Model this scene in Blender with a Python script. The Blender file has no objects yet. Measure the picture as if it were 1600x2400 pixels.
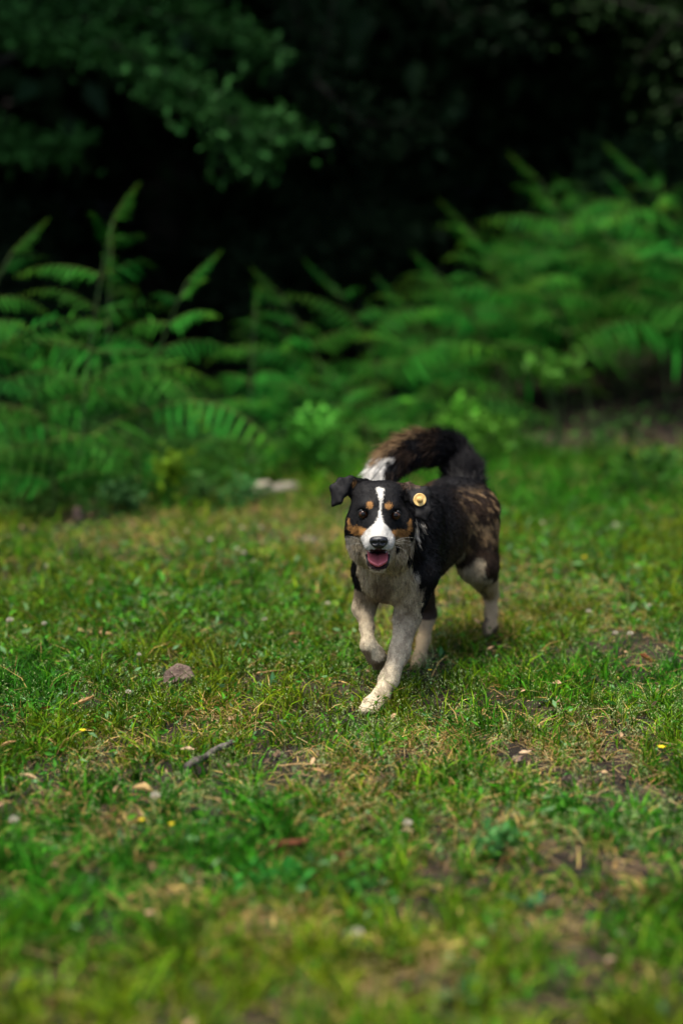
import bpy, math
import numpy as np

rng = np.random.default_rng(7)
sc = bpy.context.scene
col = sc.collection
R = math.radians

# ------------------------------------------------------------------ camera
F_PX = 3570.0                      # focal length in pixels of the 1600 px wide photograph
PITCH = R(7.9)
CAM_Z = 1.0
cam_d = bpy.data.cameras.new('camera')
cam = bpy.data.objects.new('camera', cam_d)
col.objects.link(cam)
cam.location = (0, 0, CAM_Z)
cam.rotation_euler = (R(90) - PITCH, 0, 0)
cam_d.sensor_fit = 'HORIZONTAL'
cam_d.sensor_width = 24.0
cam_d.lens = 24.0 * F_PX / 1600.0
cam_d.clip_start = 0.05
cam_d.clip_end = 500
cam_d.dof.use_dof = True
cam_d.dof.focus_distance = 3.67
cam_d.dof.aperture_fstop = 1.2
cam_d.dof.aperture_blades = 0
sc.camera = cam
#CAMERA_OVERRIDE

# ------------------------------------------------------------------ sky, sun, exposure
SUN_EL, SUN_AZ = R(72), R(225)     # soft overcast light from high up behind the camera, to the left
w = bpy.data.worlds.new('World')
sc.world = w
w.use_nodes = True
nt = w.node_tree
bg = nt.nodes['Background']
sky = nt.nodes.new('ShaderNodeTexSky')
sky.sky_type = 'NISHITA'
sky.sun_disc = False
sky.sun_elevation = SUN_EL
sky.sun_rotation = SUN_AZ
sky.air_density = 1.0
sky.dust_density = 4.0
sky.ozone_density = 1.0
nt.links.new(sky.outputs['Color'], bg.inputs['Color'])
bg.inputs['Strength'].default_value = 0.05
sun_d = bpy.data.lights.new('sun', 'SUN')
sun = bpy.data.objects.new('sun', sun_d)
col.objects.link(sun)
sun_d.energy = 1.5
sun_d.angle = R(17)
sun_d.color = (1.0, 0.95, 0.84)
sdir = (math.sin(SUN_AZ) * math.cos(SUN_EL), math.cos(SUN_AZ) * math.cos(SUN_EL), math.sin(SUN_EL))
import mathutils
sun.rotation_euler = mathutils.Vector(sdir).to_track_quat('Z', 'Y').to_euler()
sun.location = (sdir[0] * 20, sdir[1] * 20, sdir[2] * 20)
sc.view_settings.view_transform = 'Standard'
sc.view_settings.look = 'None'
sc.view_settings.gamma = 1
sc.view_settings.exposure = 2.25
sc.render.engine = 'CYCLES'
sc.cycles.use_denoising = True
sc.cycles.max_bounces = 6
sc.cycles.diffuse_bounces = 4
sc.cycles.transmission_bounces = 3
sc.cycles.use_adaptive_sampling = True
sc.cycles.adaptive_threshold = 0.01

# ------------------------------------------------------------------ helpers
CF = np.array([0, math.cos(PITCH), -math.sin(PITCH)])
CU = np.array([0, math.sin(PITCH), math.cos(PITCH)])
CR = np.array([1.0, 0, 0])
CP = np.array([0, 0, CAM_Z])

def ray(px, py):
    return CF + (px - 800) / F_PX * CR - (py - 1200) / F_PX * CU

def pt(px, py, Y):
    """world point on the line of sight of a photo pixel at distance Y into the scene"""
    d = ray(px, py)
    return CP + d * (Y / d[1])

def to_px(P):
    q = P - CP
    z = q @ CF
    return 800 + F_PX * (q @ CR) / z, 1200 - F_PX * (q @ CU) / z

def sstep(a, b, x):
    t = np.clip((x - a) / (b - a), 0, 1)
    return t * t * (3 - 2 * t)

_tab = np.random.default_rng(99).random((256, 256))

def vnoise(x, y, seed=0):
    x = np.asarray(x, float) + seed * 17.31
    y = np.asarray(y, float) + seed * 9.77
    xi = np.floor(x).astype(int); yi = np.floor(y).astype(int)
    fx = x - xi; fy = y - yi
    fx = fx * fx * (3 - 2 * fx); fy = fy * fy * (3 - 2 * fy)
    a = _tab[xi & 255, yi & 255]; b = _tab[(xi + 1) & 255, yi & 255]
    c = _tab[xi & 255, (yi + 1) & 255]; d = _tab[(xi + 1) & 255, (yi + 1) & 255]
    return (a * (1 - fx) + b * fx) * (1 - fy) + (c * (1 - fx) + d * fx) * fy

def fbm(x, y, seed=0, o=3):
    s = 0; a = 1; n = 0
    for k in range(o):
        s = s + a * vnoise(x * 2 ** k, y * 2 ** k, seed + k * 5); n += a; a *= .5
    return s / n

def height(x, y):
    x = np.asarray(x, float); y = np.asarray(y, float)
    z = 0.03 * (fbm(x * 2.2, y * 2.2, 3) - .5) + 0.02 * (vnoise(x * 7, y * 7, 8) - .5)
    z = z * sstep(60, 20, np.abs(x) + np.abs(y - 6))
    z = z + sstep(9.3, 12.5, y) * (0.12 + 0.55 * sstep(0.3, 2.6, x))
    z = z + 13 * sstep(13, 46, y) ** 1.2
    return z

def ground(px, py):
    d = ray(px, py)
    t = 1.0
    for _ in range(12):
        p = CP + d * t
        t += (p[2] - float(height(p[0], p[1]))) / -d[2]
    return CP + d * t

def mesh_np(name, V, tris=None, quads=None, colr=None, smooth=True):
    V = np.asarray(V, np.float32)
    me = bpy.data.meshes.new(name)
    me.vertices.add(len(V)); me.vertices.foreach_set('co', V.ravel())
    loops = []; starts = []; off = 0
    if quads is not None and len(quads):
        q = np.asarray(quads, np.int32); loops.append(q.ravel()); starts.append(np.arange(len(q)) * 4); off = len(q) * 4
    if tris is not None and len(tris):
        t = np.asarray(tris, np.int32); loops.append(t.ravel()); starts.append(off + np.arange(len(t)) * 3)
    loops = np.concatenate(loops).astype(np.int32); starts = np.concatenate(starts).astype(np.int32)
    me.loops.add(len(loops)); me.loops.foreach_set('vertex_index', loops)
    me.polygons.add(len(starts)); me.polygons.foreach_set('loop_start', starts)
    me.update(calc_edges=True)
    if smooth:
        me.polygons.foreach_set('use_smooth', np.ones(len(starts), bool))
    if colr is not None:
        ca = me.attributes.new('Col', 'FLOAT_COLOR', 'POINT')
        c4 = np.ones((len(V), 4), np.float32); c4[:, :3] = colr
        ca.data.foreach_set('color', c4.ravel())
    me.validate()
    return me

def add(name, me, mat=None, parent=None, loc=None, label=None, cat=None, group=None, kind=None):
    o = bpy.data.objects.new(name, me)
    col.objects.link(o)
    if mat is not None and me is not None and not me.materials:
        me.materials.append(mat)
    if parent is not None: o.parent = parent
    if loc is not None: o.location = loc
    if label: o['label'] = label
    if cat: o['category'] = cat
    if group: o['group'] = group
    if kind: o['kind'] = kind
    return o

def thing(name, loc, label, cat, group=None, rz=0):
    o = add(name, None, loc=loc, label=label, cat=cat, group=group)
    o.rotation_euler = (0, 0, rz)
    o.empty_display_size = .05
    return o

def scatter(T, tri, pos, X, Y, Z, colr):
    """copies of a template T (k,3) with frames X,Y,Z (n,3, already scaled) -> verts, tris, colours"""
    n, k = len(pos), len(T)
    V = pos[:, None, :] + T[None, :, 0:1] * X[:, None, :] + T[None, :, 1:2] * Y[:, None, :] + T[None, :, 2:3] * Z[:, None, :]
    I = (np.arange(n) * k)[:, None, None] + np.asarray(tri)[None]
    C = np.repeat(colr[:, None, :], k, 1) if colr.ndim == 2 else colr
    return V.reshape(-1, 3), I.reshape(-1, 3), C.reshape(-1, 3)

def join(parts):
    V = []; I = []; C = []; o = 0
    for v, i, c in parts:
        V.append(v); I.append(i + o); C.append(c); o += len(v)
    return np.concatenate(V), np.concatenate(I), np.concatenate(C)

def nrm(a):
    return a / np.maximum(np.linalg.norm(a, axis=-1, keepdims=True), 1e-9)

def rand_frames(n, up=0.6, size=None, aspect=1.0, r=rng):
    """leaf frames: X along the leaf, Z its normal, biased upwards"""
    Z = nrm(r.normal(size=(n, 3)) * (1 - up) + np.array([0, 0, up]))
    A = nrm(r.normal(size=(n, 3)))
    X = nrm(A - (A * Z).sum(1, keepdims=True) * Z)
    Yv = np.cross(Z, X)
    s = np.ones(n) if size is None else size
    return X * s[:, None], Yv * s[:, None] * aspect, Z * s[:, None]

def tube(path, rad, seg=7, cap=True):
    path = np.asarray(path, float); n = len(path)
    rad = np.broadcast_to(np.asarray(rad, float), (n,))
    T = nrm(np.gradient(path, axis=0))
    ref = np.array([0, 0, 1.0]) if abs(T[0][2]) < .9 else np.array([1.0, 0, 0])
    V = []
    for i in range(n):
        a = nrm(np.cross(T[i], ref)); b = np.cross(T[i], a); ref = np.cross(a, T[i]) if False else ref
        ang = np.arange(seg) / seg * 2 * math.pi
        V.append(path[i] + rad[i] * (np.cos(ang)[:, None] * a + np.sin(ang)[:, None] * b))
    V = np.concatenate(V); Q = []
    for i in range(n - 1):
        for j in range(seg):
            k = (j + 1) % seg
            Q.append((i * seg + j, i * seg + k, (i + 1) * seg + k, (i + 1) * seg + j))
    T3 = []
    if cap:
        V = np.concatenate([V, path[:1], path[-1:]]); a, b = n * seg, n * seg + 1
        for j in range(seg):
            k = (j + 1) % seg
            T3.append((a, k, j)); T3.append((b, (n - 1) * seg + j, (n - 1) * seg + k))
    return V, np.array(Q), np.array(T3) if T3 else None

# ------------------------------------------------------------------ materials
def mat_new(name):
    m = bpy.data.materials.new(name); m.use_nodes = True
    return m, m.node_tree, m.node_tree.nodes['Principled BSDF']

def nd(t, typ, **kw):
    n = t.nodes.new(typ)
    for k, v in kw.items(): setattr(n, k, v)
    return n

def leaf_mat(name, trans=0.3, rough=0.55, spec=0.3, hue=0.0, tint=(1, 1, 1)):
    """colour from the mesh attribute Col, varied per object, with light passing through"""
    m, t, b = mat_new(name)
    at = nd(t, 'ShaderNodeAttribute'); at.attribute_name = 'Col'
    cur = at.outputs['Color']
    if hue:
        oi = nd(t, 'ShaderNodeObjectInfo')
        hs = nd(t, 'ShaderNodeHueSaturation')
        mr = nd(t, 'ShaderNodeMapRange'); mr.inputs['To Min'].default_value = .5 - hue; mr.inputs['To Max'].default_value = .5 + hue
        mv = nd(t, 'ShaderNodeMapRange'); mv.inputs['To Min'].default_value = .55; mv.inputs['To Max'].default_value = 1.4
        mu = nd(t, 'ShaderNodeMath', operation='MULTIPLY'); mu.inputs[1].default_value = 7.31
        fr = nd(t, 'ShaderNodeMath', operation='FRACT')
        t.links.new(oi.outputs['Random'], mr.inputs['Value'])
        t.links.new(oi.outputs['Random'], mu.inputs[0]); t.links.new(mu.outputs[0], fr.inputs[0])
        t.links.new(fr.outputs[0], mv.inputs['Value'])
        t.links.new(mr.outputs[0], hs.inputs['Hue']); t.links.new(mv.outputs[0], hs.inputs['Value'])
        t.links.new(cur, hs.inputs['Color']); cur = hs.outputs['Color']
    tc = nd(t, 'ShaderNodeTexCoord')
    no = nd(t, 'ShaderNodeTexNoise'); no.inputs['Scale'].default_value = 14; no.inputs['Detail'].default_value = 3
    t.links.new(tc.outputs['Object'], no.inputs['Vector'])
    mr2 = nd(t, 'ShaderNodeMapRange'); mr2.inputs['To Min'].default_value = .6; mr2.inputs['To Max'].default_value = 1.4
    t.links.new(no.outputs['Fac'], mr2.inputs['Value'])
    mx = nd(t, 'ShaderNodeMix', data_type='RGBA', blend_type='MULTIPLY'); mx.inputs[0].default_value = 1
    t.links.new(cur, mx.inputs[6]); t.links.new(mr2.outputs[0], mx.inputs[7])
    cur = mx.outputs[2]
    t.links.new(cur, b.inputs['Base Color'])
    b.inputs['Roughness'].default_value = rough
    b.inputs['Specular IOR Level'].default_value = spec
    if trans:
        tr = nd(t, 'ShaderNodeBsdfTranslucent')
        ms = nd(t, 'ShaderNodeMixShader'); ms.inputs[0].default_value = trans
        t.links.new(cur, tr.inputs['Color'])
        t.links.new(b.outputs[0], ms.inputs[1]); t.links.new(tr.outputs[0], ms.inputs[2])
        t.links.new(ms.outputs[0], t.nodes['Material Output'].inputs['Surface'])
    return m

def noise_mat(name, c1, c2, scale=8, rough=.85, bump=.3, detail=6, c3=None, spec=.25):
    m, t, b = mat_new(name)
    tc = nd(t, 'ShaderNodeTexCoord')
    no = nd(t, 'ShaderNodeTexNoise'); no.inputs['Scale'].default_value = scale; no.inputs['Detail'].default_value = detail
    t.links.new(tc.outputs['Object'], no.inputs['Vector'])
    cr = nd(t, 'ShaderNodeValToRGB')
    cr.color_ramp.elements[0].position = .35; cr.color_ramp.elements[0].color = (*c1, 1)
    cr.color_ramp.elements[1].position = .65; cr.color_ramp.elements[1].color = (*c2, 1)
    if c3:
        e = cr.color_ramp.elements.new(.5); e.color = (*c3, 1)
    t.links.new(no.outputs['Fac'], cr.inputs[0]); t.links.new(cr.outputs[0], b.inputs['Base Color'])
    bp = nd(t, 'ShaderNodeBump'); bp.inputs['Strength'].default_value = bump; bp.inputs['Distance'].default_value = .02
    no2 = nd(t, 'ShaderNodeTexNoise'); no2.inputs['Scale'].default_value = scale * 5; no2.inputs['Detail'].default_value = 5
    t.links.new(tc.outputs['Object'], no2.inputs['Vector'])
    t.links.new(no2.outputs['Fac'], bp.inputs['Height']); t.links.new(bp.outputs[0], b.inputs['Normal'])
    b.inputs['Roughness'].default_value = rough; b.inputs['Specular IOR Level'].default_value = spec
    return m

M = {}
M['soil'] = noise_mat('soil', (.006, .0045, .003), (.034, .022, .014), 9, .95, .8, c3=(.014, .0095, .006))
M['grass'] = leaf_mat('grass_blades', .2, .6, .08)
M['fern'] = leaf_mat('fern_fronds', .18, .65, .05, hue=.016)
M['treeleaf'] = leaf_mat('tree_leaves', .12, .6, .08, hue=.01)
M['herb'] = leaf_mat('herb_leaves', .25, .6, .07, hue=.015)
M['bark'] = noise_mat('bark', (.012, .010, .008), (.032, .027, .021), 12, .9, .8)
M['stem'] = noise_mat('fern_stem', (.02, .06, .012), (.05, .09, .02), 10, .6, .1)
M['dead'] = leaf_mat('dead_leaves', .15, .7, .2)
M['stone'] = noise_mat('stone', (.085, .056, .043), (.18, .125, .10), 30, .85, .5)
M['pale'] = noise_mat('weathered_wood', (.14, .12, .09), (.34, .3, .24), 16, .9, .6)
M['twig'] = noise_mat('twig_bark', (.06, .05, .04), (.19, .165, .14), 60, .9, .8)
M['petal'] = leaf_mat('petals', .3, .6, .2)

# ------------------------------------------------------------------ ground
def axis_pts(lo, hi, step, far_lo, far_hi):
    a = list(np.arange(lo, hi + 1e-6, step))
    s = step
    while a[-1] < far_hi: s *= 1.22; a.append(a[-1] + s)
    s = step
    while a[0] > far_lo: s *= 1.22; a.insert(0, a[0] - s)
    return np.array(a)
gx = axis_pts(-3, 3, .06, -90, 90); gy = axis_pts(1.2, 12, .06, -60, 90)
GX, GY = np.meshgrid(gx, gy, indexing='ij')
V = np.stack([GX, GY, height(GX, GY)], -1).reshape(-1, 3)
nx, ny = GX.shape
ii = (np.arange(nx - 1)[:, None] * ny + np.arange(ny - 1)[None]).ravel()
Q = np.stack([ii, ii + ny, ii + ny + 1, ii + 1], 1)
add('ground', mesh_np('ground', V, quads=Q), M['soil'], kind='structure')

# patches read off the photograph: (px, py, radius in photo pixels at that place, x stretch)
def patch_field(x, y, lst):
    f = np.zeros_like(x)
    for px, py, rad in lst:
        g = ground(px, py); dist = math.hypot(*(g - CP)[:2])
        rm = rad * dist / F_PX
        fore = dist / CAM_Z * .55
        f = np.maximum(f, np.exp(-(((x - g[0]) / rm) ** 2 + ((y - g[1]) / (rm * max(1, fore))) ** 2)))
    return f
STRAW = [(800, 1860, 170), (1020, 1760, 130), (640, 2180, 160), (300, 1960, 120), (1250, 1790, 150), (1180, 1960, 150), (480, 1330, 130), (750, 1270, 150),
         (120, 1900, 80), (860, 1290, 200), (620, 1240, 170), (1230, 1330, 170), (950, 1480, 110), (330, 1260, 120), (520, 1700, 90), (1400, 1750, 120), (760, 2010, 80), (250, 1790, 70), (1050, 2250, 110), (900, 2330, 140), (430, 2110, 110), (1500, 2060, 90), (1270, 2180, 110), (1400, 1420, 120), (1150, 1440, 90)]
SOIL = [(690, 1795, 75), (1460, 1850, 100), (1500, 1550, 80), (1340, 2010, 50), (320, 2120, 45), (1520, 2300, 60), (1210, 1780, 60), (1220, 1680, 55),
        (1400, 1880, 60), (200, 1205, 60), (90, 1190, 60), (620, 1610, 45), (1000, 2080, 55), (1330, 2230, 45), (480, 1890, 50), (60, 2120, 50), (850, 2110, 40)]
LUSH = [(250, 1450, 330), (500, 1380, 250), (60, 1600, 200), (640, 1480, 200), (700, 2080, 90), (850, 2090, 60), (1300, 1250, 260), (1450, 1350, 200), (1180, 1990, 90),
        (450, 2010, 160), (1350, 1950, 110), (600, 1980, 130)]

CLEAR = [(415, 1625, .05), (420, 1650, .045), (480, 1825, .04), (520, 1800, .035), (215, 1515, .05), (200, 1685, .035), (695, 1525, .035), (745, 1855, .03), (1345, 1870, .04), (1235, 1805, .03), (640, 1165, .2), (675, 2030, .03), (335, 1900, .03), (70, 1870, .03)]
def field_points(n, ylo, yhi, r=rng, margin=.45, power=1.0):
    y = ylo + (yhi - ylo) * r.random(n) ** power
    half = .235 * y + margin
    x = (r.random(n) * 2 - 1) * half
    return x, y

# ------------------------------------------------------------------ grass (uncountable)
def grass_mesh():
    parts = []
    #  zone: count, y range, blade height, width
    for n, a, b, h0, wd in ((95000, 1.75, 3.1, .052, .0036), (145000, 3.1, 4.9, .052, .0030), (115000, 4.9, 9.8, .068, .0048)):
        x, y = field_points(n, a, b)
        st = patch_field(x, y, STRAW); so = patch_field(x, y, SOIL); lu = patch_field(x, y, LUSH)
        cl = fbm(x * 5, y * 5, 4)
        keep = rng.random(n) > np.clip(so * 1.0 + (cl < .45) * .6 + (vnoise(x * 21, y * 21, 71) < .45) * .82 - lu * .2, 0, .97)
        for cx, cy, cr in CLEAR:      # thin growth round stones, sticks and leaves that lie open to view
            gq = ground(cx, cy); keep &= ~(((x - gq[0]) ** 2 + ((y - gq[1]) * .6) ** 2 < cr ** 2) & (rng.random(n) < .8))
        x, y, st, so, lu, cl = (q[keep] for q in (x, y, st, so, lu, cl))
        n = len(x)
        z = height(x, y)
        tuft = .45 * vnoise(x * 14, y * 14, 2) + .65 * vnoise(x * 21, y * 21, 71)
        h = h0 * 1.15 * (.40 + 1.0 * rng.random(n) ** 1.7) * (.45 + 1.1 * tuft ** 1.3) * (1 + .25 * lu - .25 * st) * (1 + .8 * sstep(6.6, 8.0, y))
        dry = (rng.random(n) < .14 + .55 * st * (1 - .5 * lu))
        lean = rng.random(n) * 6.28
        tilt = np.where(dry, .5 + .9 * rng.random(n), .08 + .85 * rng.random(n) ** 1.3)
        d = np.stack([np.cos(lean) * np.sin(tilt), np.sin(lean) * np.sin(tilt), np.cos(tilt)], 1)
        up = np.array([0, 0, 1.0])
        bend = np.stack([np.cos(lean), np.sin(lean), -.5 * np.ones(n)], 1)
        roll = rng.random(n) * 6.28
        s0 = nrm(np.cross(d, up + 1e-3)); s1 = np.cross(d, s0)
        side = np.cos(roll)[:, None] * s0 + np.sin(roll)[:, None] * s1
        w_ = wd * (.55 + .8 * rng.random(n)) * np.where(dry, .8, 1)
        base = np.stack([x, y, z - .003], 1)
        L = h[:, None]
        p1 = base + d * L * .55
        p3 = p1 + nrm(d + bend * .65) * L * .5
        sw = side * w_[:, None] * .5
        Vv = np.stack([base - sw, base + sw, p1 - sw * .85, p1 + sw * .85, p3], 1)
        tri = np.array([(0, 1, 3), (0, 3, 2), (2, 3, 4)])
        I = (np.arange(n) * 5)[:, None, None] + tri[None]
        hue = fbm(x * 1.3, y * 1.3, 11) + .20 * sstep(4.0, 5.0, y) * sstep(8.2, 6.6, y); rr = rng.random(n)
        g_cool = np.array([.026, .150, .004]); g_warm = np.array([.135, .190, .003]); g_dark = np.array([.009, .042, .004])
        straw1 = np.array([.42, .30, .10]); straw2 = np.array([.19, .105, .03])
        mixw = np.clip((hue - .47) * 3.0 + .45 * st - .55 * lu + (rr - .5) * .8, 0, 1)[:, None]
        c = g_cool * (1 - mixw) + g_warm * mixw
        dk = (rng.random(n) < .4)[:, None]
        c = np.where(dk, c * .4 + g_dark * .6, c)
        sm = rng.random(n)[:, None]
        c = np.where(dry[:, None], straw1 * sm + straw2 * (1 - sm), c)
        c = c * (1 - .22 * lu)[:, None] * ((.34 + 1.35 * rng.random(n) ** 1.25) * (.6 + .8 * vnoise(x * 18, y * 18, 77)))[:, None]
        C = np.repeat(c[:, None, :], 5, 1)
        C[:, 4] *= 1.15
        parts.append((Vv.reshape(-1, 3), I.reshape(-1, 3), C.reshape(-1, 3)))
    return join(parts)
v, i, c = grass_mesh()
add('grass', mesh_np('grass', v, i, colr=c), M['grass'], label='short green and straw yellow meadow grass covering the clearing', cat='grass', kind='stuff')

# thin dry straw lying criss-cross
def straw_mesh():
    n = 60000
    x, y = field_points(n, 1.8, 9.0, power=1.2)
    st = patch_field(x, y, STRAW); so = patch_field(x, y, SOIL)
    k = rng.random(n) < .10 + .8 * np.maximum(st, so * .5)
    x, y = x[k], y[k]; n = len(x)
    L = .02 + .06 * rng.random(n); a = rng.random(n) * 6.28; t = rng.normal(0, .18, n)
    d = np.stack([np.cos(a), np.sin(a), t], 1); sd = np.stack([-np.sin(a), np.cos(a), rng.normal(0, .4, n)], 1)
    p = np.stack([x, y, height(x, y) + .006 + .022 * rng.random(n)], 1)
    wdt = (.0007 + .0008 * rng.random(n)) * (.7 + .08 * y)
    T = np.array([(-.5, -.5, 0), (-.5, .5, 0), (0, -.5, .05), (0, .5, .05), (.5, 0, 0)])
    tri = [(0, 2, 3), (0, 3, 1), (2, 4, 3)]
    s = rng.random(n)[:, None]
    c = np.array([.36, .27, .12]) * s + np.array([.2, .125, .05]) * (1 - s)
    return scatter(T, tri, p, d * L[:, None], sd * wdt[:, None], np.tile([0, 0, .02], (n, 1)), c)
v, i, c = straw_mesh()
add('straw', mesh_np('straw', v, i, colr=c), M['dead'], label='thin dry straw strewn over the grass', cat='straw', kind='stuff')

# small round weed and clover leaves low in the grass
LEAF = np.array([(0, 0, 0), (.35, -.5, .10), (.35, .5, .10), (.4, 0, 0), (.75, -.36, .08), (.75, .36, .08), (.8, 0, 0), (1, 0, -.05)])
LEAF_T = [(0, 1, 3), (0, 3, 2), (1, 4, 6), (1, 6, 3), (3, 6, 5), (3, 5, 2), (4, 7, 6), (6, 7, 5)]
LEAF4 = np.array([(0, 0, 0), (.42, -.5, .1), (.42, .5, .1), (.45, 0, 0), (1, 0, -.06)])
LEAF4_T = [(0, 1, 3), (0, 3, 2), (1, 4, 3), (3, 4, 2)]
def weeds_mesh():
    n = 100000
    x, y = field_points(n, 1.8, 9.4, power=.9)
    lu = patch_field(x, y, LUSH); so = patch_field(x, y, SOIL)
    cl = fbm(x * 6, y * 6, 21)
    k = rng.random(n) < np.clip(.14 + .6 * lu + (cl > .56) * .25 - .6 * so, 0, 1)
    x, y, lu = x[k], y[k], lu[k]; n = len(x)
    s = (.007 + .014 * rng.random(n) ** 2 + .018 * lu * rng.random(n) ** 2) * np.where(y > 4.6, 1.25, 1)
    X, Y, Z = rand_frames(n, .4, s * 1.35, .38)
    p = np.stack([x, y, height(x, y) + .012 + .036 * rng.random(n)], 1)
    r1 = rng.random(n)[:, None]
    c = np.array([.022, .125, .012]) * r1 + np.array([.055, .20, .010]) * (1 - r1)
    c = np.where((rng.random(n) < .14)[:, None], np.array([.10, .21, .08]), c) * (.45 + .95 * rng.random(n))[:, None]
    return scatter(LEAF4, LEAF4_T, p, X, Y, Z, c)
v, i, c = weeds_mesh()
add('weed_leaves', mesh_np('weed_leaves', v, i, colr=c), M['herb'], label='small clover and weed leaves growing through the grass', cat='ground cover', kind='stuff')

# pale seed heads of meadow grass
def seed_mesh():
    parts = []
    n = 4600
    x, y = field_points(n, 2.6, 5.2)
    nz = fbm(x * 3, y * 3, 31)
    k = rng.random(n) < .25 + .9 * (nz > .5)
    x, y = x[k], y[k]
    ex = [ground(px, py) for px, py in ((858, 1668), (850, 1670), (905, 1690), (1000, 1640), (1010, 1640), (600, 1640), (420, 1650), (735, 1640), (370, 1600), (480, 1620))]
    x = np.concatenate([x, [e[0] for e in ex]]); y = np.concatenate([y, [e[1] for e in ex]])
    n = len(x); h = .035 + .04 * rng.random(n); h[-len(ex):] = .085 + .03 * rng.random(len(ex))
    a = rng.random(n) * 6.28; t = .35 * rng.random(n); t[-len(ex):] *= .4
    d = np.stack([np.cos(a) * t, np.sin(a) * t, np.ones(n)], 1)
    base = np.stack([x, y, height(x, y)], 1)
    sd = nrm(np.stack([-np.sin(a), np.cos(a), np.zeros(n)], 1))
    T = np.array([(0, -.5, 0), (0, .5, 0), (1, 0, 0)])
    wd = np.full(n, .0012)
    cst = np.tile(np.array([.14, .19, .05]), (n, 1))
    parts.append(scatter(T, [(0, 1, 2)], base, d * h[:, None], sd * wd[:, None], sd * 0, cst))
    m = 16
    tt = rng.random((n, m)) * .55 + .45
    off = rng.normal(size=(n, m, 3)) * (h[:, None, None] * .16) * (1.15 - tt[..., None]) * 1.6
    p = (base[:, None] + d[:, None] * (h[:, None, None] * tt[..., None]) + off).reshape(-1, 3)
    q = len(p); s = .0026 + .0026 * rng.random(q)
    X, Y, Z = rand_frames(q, .2, s, .45)
    X = X + np.array([0, 0, .5]) * s[:, None]
    D = np.array([(0, 0, 0), (.5, -.5, .1), (.5, .5, .1), (1, 0, 0)])
    r1 = rng.random(q)[:, None]
    cs = np.array([.42, .48, .22]) * r1 + np.array([.20, .32, .10]) * (1 - r1)
    parts.append(scatter(D, [(0, 1, 2), (1, 3, 2)], p, X, Y, Z, cs))
    return join(parts)
v, i, c = seed_mesh()
add('seed_heads', mesh_np('seed_heads', v, i, colr=c), M['grass'], label='pale fine seed heads of the meadow grass', cat='grass', kind='stuff')

# small brown litter crumbs on soil patches
def litter_mesh():
    n = 30000
    x, y = field_points(n, 1.8, 13, margin=1.2)
    so = patch_field(x, y, SOIL)
    k = rng.random(n) < .12 + .6 * so + .7 * sstep(8.4, 9.5, y)
    x, y = x[k], y[k]; n = len(x)
    s = .006 + .02 * rng.random(n) ** 2 + .02 * sstep(7, 10, y)
    X, Y, Z = rand_frames(n, .6, s, .5)
    pale = rng.random(n) < .22
    p = np.stack([x, y, height(x, y) + .004 + .006 * rng.random(n) + .024 * pale], 1)
    r1 = rng.random(n)[:, None]
    c = np.array([.16, .1, .055]) * r1 + np.array([.045, .028, .018]) * (1 - r1)
    c = np.where((pale & (y < 8))[:, None], np.array([.38, .24, .13]) * (.6 + .7 * rng.random(n))[:, None], c)
    return scatter(LEAF, LEAF_T, p, X, Y, Z, c)
v, i, c = litter_mesh()
add('leaf_litter', mesh_np('leaf_litter', v, i, colr=c), M['dead'], label='brown crumbs of leaf litter on bare soil patches', cat='leaf litter', kind='stuff')

#SETTING_END
# ------------------------------------------------------------------ bracken ferns
def pinna_mesh(seed, droop):
    r = np.random.default_rng(seed)
    parts = []
    n = 13
    t = np.linspace(.06, .99, n)
    def rach(t): return np.stack([t - .12 * droop * t ** 3, .05 * np.sin(t * 3 + seed), .34 * t - droop * t ** 2.1], -1)
    P = rach(t); Tn = nrm(np.gradient(P, axis=0))
    Zu = nrm(np.cross(Tn, np.cross(np.array([0, 0, 1.0]), Tn)))
    Sd = np.cross(Zu, Tn)
    L = .31 * np.clip(t / .14, .5, 1) * (1 - t) ** .75 + .02
    T = np.array([(0, -.4, 0), (0, .4, 0), (.4, -.5, .02), (.4, .5, .02), (.8, -.3, -.06), (.8, .3, -.06), (1, 0, -.13)])
    tri = [(0, 1, 3), (0, 3, 2), (2, 3, 5), (2, 5, 4), (4, 5, 6)]
    for sg in (-1, 1):
        a = R(62) + r.normal(0, .06, n)
        X = nrm(np.cos(a)[:, None] * Tn + np.sin(a)[:, None] * Sd * sg + Zu * (r.normal(-.75, .25, n))[:, None])
        Yv = nrm(np.cross(Zu, X)); Z = np.cross(X, Yv)
        l = L * (.85 + .3 * r.random(n))
        cc = np.array([.017, .108, .009]) * (.8 + .4 * r.random(n))[:, None]
        cc = cc + np.clip(t - .6, 0, 1)[:, None] * np.array([.13, .20, .0])
        parts.append(scatter(T, tri, P, X * l[:, None], Yv * (.034 * (1.15 - .7 * t))[:, None], Z * l[:, None], cc))
    tv = np.linspace(0, 1, 8); pv = rach(tv)
    V, Qd, _ = tube(pv, .006 * (1.1 - tv), 4, False)
    tr = np.concatenate([Qd[:, [0, 1, 2]], Qd[:, [0, 2, 3]]])
    parts.append((V, tr, np.tile(np.array([.09, .12, .03]), (len(V), 1))))
    v, i, c = join(parts)
    me = mesh_np('frond', v, i, colr=c); me.materials.append(M['fern'])
    return me
PINNA = [pinna_mesh(k, d) for k, d in enumerate((.42, .60, .78, .52, .68))]
CROZ = pinna_mesh(50, .05)

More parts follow.
